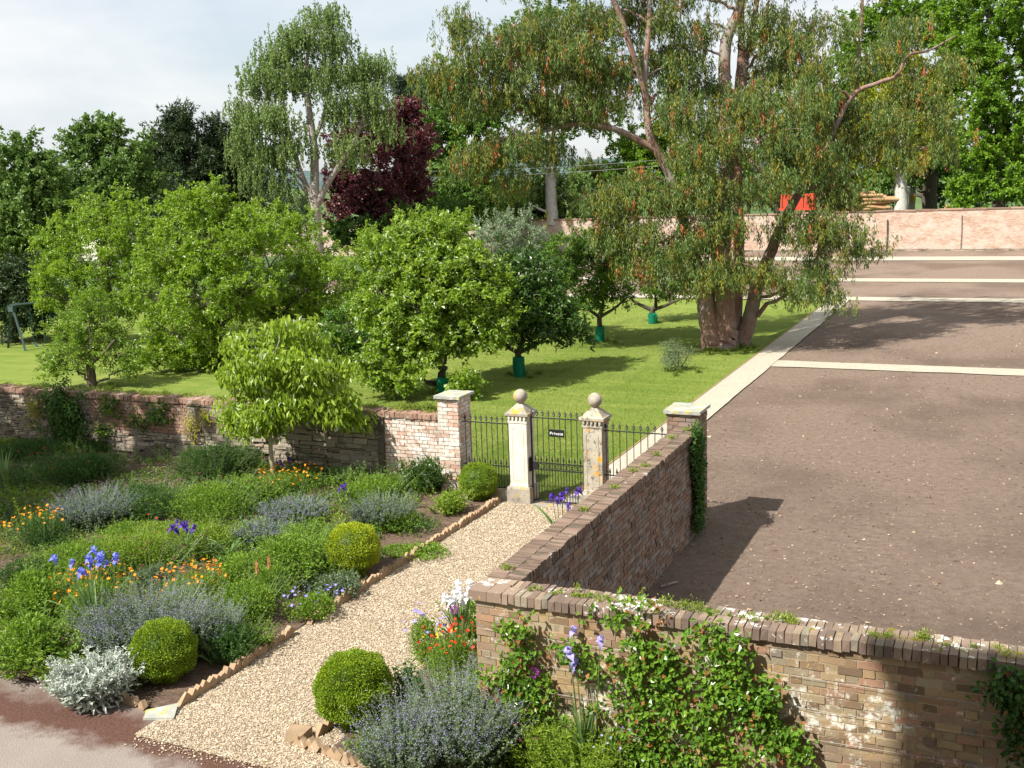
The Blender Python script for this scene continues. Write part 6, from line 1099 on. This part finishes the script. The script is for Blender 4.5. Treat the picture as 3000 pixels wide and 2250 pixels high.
# ------------------------------------------------------------------ beyond the far wall
P = at(2672, 600, 100); P[2] = 0; t = thing('utility_pole', 'pale wooden utility pole behind the far wall, in the gloom under the trees', 'pole', P); top = at(2678, 500, 100); mb = MB(); addtube(mb, [P, (P + top) / 2, top], [.26, .24, .2], 8); mb.build('shaft', plain('pale_pole_wood', (.48, .42, .35), .9, .1), t, loc=P)
mb = MB(); q = at(2674, 582, 100); addtube(mb, [q - UP * .25, q + UP * .25], .262, 8); mb.build('yellow_band', plain('yellow_plate', (.6, .42, .05), .7, .2), t, loc=P)
P = at(2646, 600, 99); P[2] = 0; mb = MB(); tp = at(2644, 556, 99); addtube(mb, [P, (P + tp) / 2, tp + [0, 0, .2]], [.8, .6, .75], 9); tag(mb.build('cut_trunk', MW['plane']), 'thick pale cut-off trunk beside the utility pole', 'tree stump')
LGM = leafmat('cut_logs', [(.30, .15, .08), (.46, .27, .14), (.56, .40, .24)], 0.02, nscale=.6)
logd = [meshdata('log', LGM, lambda mb, q=q: addtube(mb, [(-q / 2, 0, 0), (0, 0, .02), (q / 2, 0, 0)], .16, 7)) for q in (4.2, 4.8, 3.6)]; r = np.random.default_rng(9)
for (px, py, n0, rows, lab, grp) in ((2530, 612, 7, 7, 'sawn log in the long stack behind the far wall, right of the trailer', 'logs of the long stack'), (2478, 600, 5, 11, 'sawn log in the taller ragged stack behind the far wall', 'logs of the taller stack')):
    C = at(px, py, 92)
    for j in range(rows):
        for k in range(max(2, n0 - j // 3)):
            o = bpy.data.objects.new('log', logd[int(r.integers(3))]); SC.collection.objects.link(o); tall = rows > 8
            o.location = C + (RH * (r.normal(0, .5) if not tall else (k - 2) * .33) + FH * (k * .33 if not tall else r.normal(0, .5)) + UP * (j * .28 - .6 + r.normal(0, .04))); o.rotation_euler = (0, r.normal(0, .05), math.atan2(RH[1], RH[0]) + r.normal(0, .1) + (1.1 if tall else 0)); tag(o, lab, 'log', grp)
C = at(2340, 606, 90); red = plain('red_paint', (.52, .06, .03), .5, .4); t = thing('farm_trailer', 'orange-red farm trailer behind the far wall, seen through the eucalyptus', 'trailer', [C[0], C[1], 0]); L0 = np.array([C[0], C[1], 0]); zt = C[2] + .3
mb = MB()
for a, b in (((-1.3, -.8, -.35), (-1.24, .8, .75)), ((1.24, -.8, -.35), (1.3, .8, .75)), ((-1.24, -.8, -.35), (1.24, -.74, .75)), ((-1.24, .74, -.35), (1.24, .8, .75)), ((-1.24, -.74, -.35), (1.24, .74, -.28))): mb.add(*box(np.array([C[0], C[1], zt]) + a, np.array([C[0], C[1], zt]) + b))
for x in (-1.3, -.45, .4, 1.2): mb.add(*box(np.array([C[0] + x, C[1] - .88, zt - .4]), np.array([C[0] + x + .1, C[1] - .80, zt + .78])))
mb.add(*box(np.array([C[0] - 1.45, C[1] - .9, zt - .55]), np.array([C[0] + 1.45, C[1] + .9, zt - .36]))); mb.build('body', red, t, loc=L0)
for s in (-.7, .7):
    mb = MB(); V, F = lathe([(.02, -.13), (.42, -.13), (.45, 0), (.42, .13), (.02, .13)], 16); V = V[:, [0, 2, 1]] + [C[0] + s, C[1] - .8, .45]; mb.add(V, F); mb.build('wheel', plain('tyre_rubber', (.03, .03, .03)) if s < 0 else bpy.data.materials['tyre_rubber'], t, loc=L0)
mb = MB()
for x, y in ((-.7, -.6), (.7, -.6), (-.7, .6), (.7, .6)): mb.add(*box((C[0] + x - .08, C[1] + y - .08, .4), (C[0] + x + .08, C[1] + y + .08, zt - .5)))
mb.build('chassis', red, t, loc=L0)
C = at(2832, 612, 90); mb = MB(); V, F = grid(-1.6, 1.6, -.8, .8, .2, .2, lambda X, Y: .42 * (1 - (np.abs(X) / 1.7) ** 4) * (1 - (np.abs(Y) / .9) ** 4) + .07 * fnoise(X, Y, 4, .5)); V = V + C; mb.add(V, F)
V2 = V.copy(); V2[:, 2] = -.02; ring = None
mb.add(*box((C[0] - 1.58, C[1] - .78, 0), (C[0] + 1.58, C[1] + .78, C[2] + .02))); tag(mb.build('tarpaulin', plain('teal_tarpaulin', (.05, .26, .22), .5, .4, vary=.3, sc=3)), 'teal tarpaulin over a heap showing above the far wall', 'tarpaulin')
mb = MB(); q = at(2790, 606, 89.5); addtube(mb, [q - RH * .6, q + RH * .6], .16, 8); tag(mb.build('log', LGM), 'single pale log lying left of the teal tarpaulin', 'log')
# power line
for k, dz in enumerate((0, .45)):
    a = at(780, 497, 80) - UP * dz; b = at(2000, 462, 86) - UP * dz; q = np.linspace(0, 1, 24)[:, None]; mb = MB(); addtube(mb, a * (1 - q) + b * q - UP * 4 * .5 * q * (1 - q), .012, 4); tag(mb.build('power_cable', plain('cable_grey', (.3, .3, .3)) if k == 0 else bpy.data.materials['cable_grey']), ('upper', 'lower')[k] + ' overhead cable crossing before the copper beech', 'cable', 'overhead cables')
# pale house between the trees
C = at(285, 600, 105); t = thing('house', 'pale cream house glimpsed between the left trees', 'house', [C[0], C[1], 0]); L0 = np.array([C[0], C[1], 0]); mb = MB(); mb.add(*box((C[0] - 4, C[1] - 3, -.1), (C[0] + 4, C[1] + 3, C[2] + .6))); mb.build('wall', plain('cream_render', (.72, .68, .58)), t, loc=L0)
mb = MB(); z = C[2] + .62; mb.add([[C[0] - 4.3, C[1] - 3.3, z], [C[0] + 4.3, C[1] - 3.3, z], [C[0] + 4.3, C[1] + 3.3, z], [C[0] - 4.3, C[1] + 3.3, z], [C[0] - 4.3, C[1], z + 1.6], [C[0] + 4.3, C[1], z + 1.6]], [[0, 1, 5, 4], [2, 3, 4, 5], [0, 1, 2, 3]]); mb.add([[C[0] - 4.3, C[1] - 3.3, z], [C[0] - 4.3, C[1] + 3.3, z], [C[0] - 4.3, C[1], z + 1.6], [C[0] + 4.3, C[1] - 3.3, z], [C[0] + 4.3, C[1] + 3.3, z], [C[0] + 4.3, C[1], z + 1.6]], [[0, 1, 2], [3, 5, 4]]); mb.build('roof', plain('slate', (.12, .12, .13)), t, loc=L0)
# the tall house the view is taken from (behind the camera; it shades the right end of the nearest wall)
t = thing('house', 'tall brick house behind the viewer, shading the right end of the nearest wall', 'house', (1, -5, 0)); L0 = np.array([1, -5, 0]); mb = MB(); mb.add(*box((-7.75, -9, -.05), (10, -.38, 15.6))); mb.build('wall', M['farbrick'], t, loc=L0)
gl = plain('dark_window_glass', (.03, .035, .04), .08, .6)
for z in (.9, 4.9, 8.9, 12.4):
    for x in (-6.3, -3.6, -.6, 2.2, 5.0, 7.8):
        mb = MB(); mb.add(*box((x, -.40, z), (x + 1.2, -.36, z + 2.0))); w_ = mb.build('window', gl, t, loc=L0)
        mb = MB()
        for a, b in (((-.08, 0), (0, 2.0)), ((1.2, 0), (1.28, 2.0)), ((.58, 0), (.62, 2.0)), ((-.08, 2.0), (1.28, 2.08)), ((0, .98), (1.2, 1.03)), ((-.15, -.1), (1.35, 0))): mb.add(*box((x + a[0] - 1, -.41 + 5, z + a[1]), (x + b[0] - 1, -.33 + 5, z + b[1])))
        f_ = mb.build('frame', M['limestone'], w_)
mb = MB(); mb.add(*box((-7.95, -9.2, 15.6), (10.2, -.2, 15.8))); mb.build('roof', bpy.data.materials['slate'], t, loc=L0)
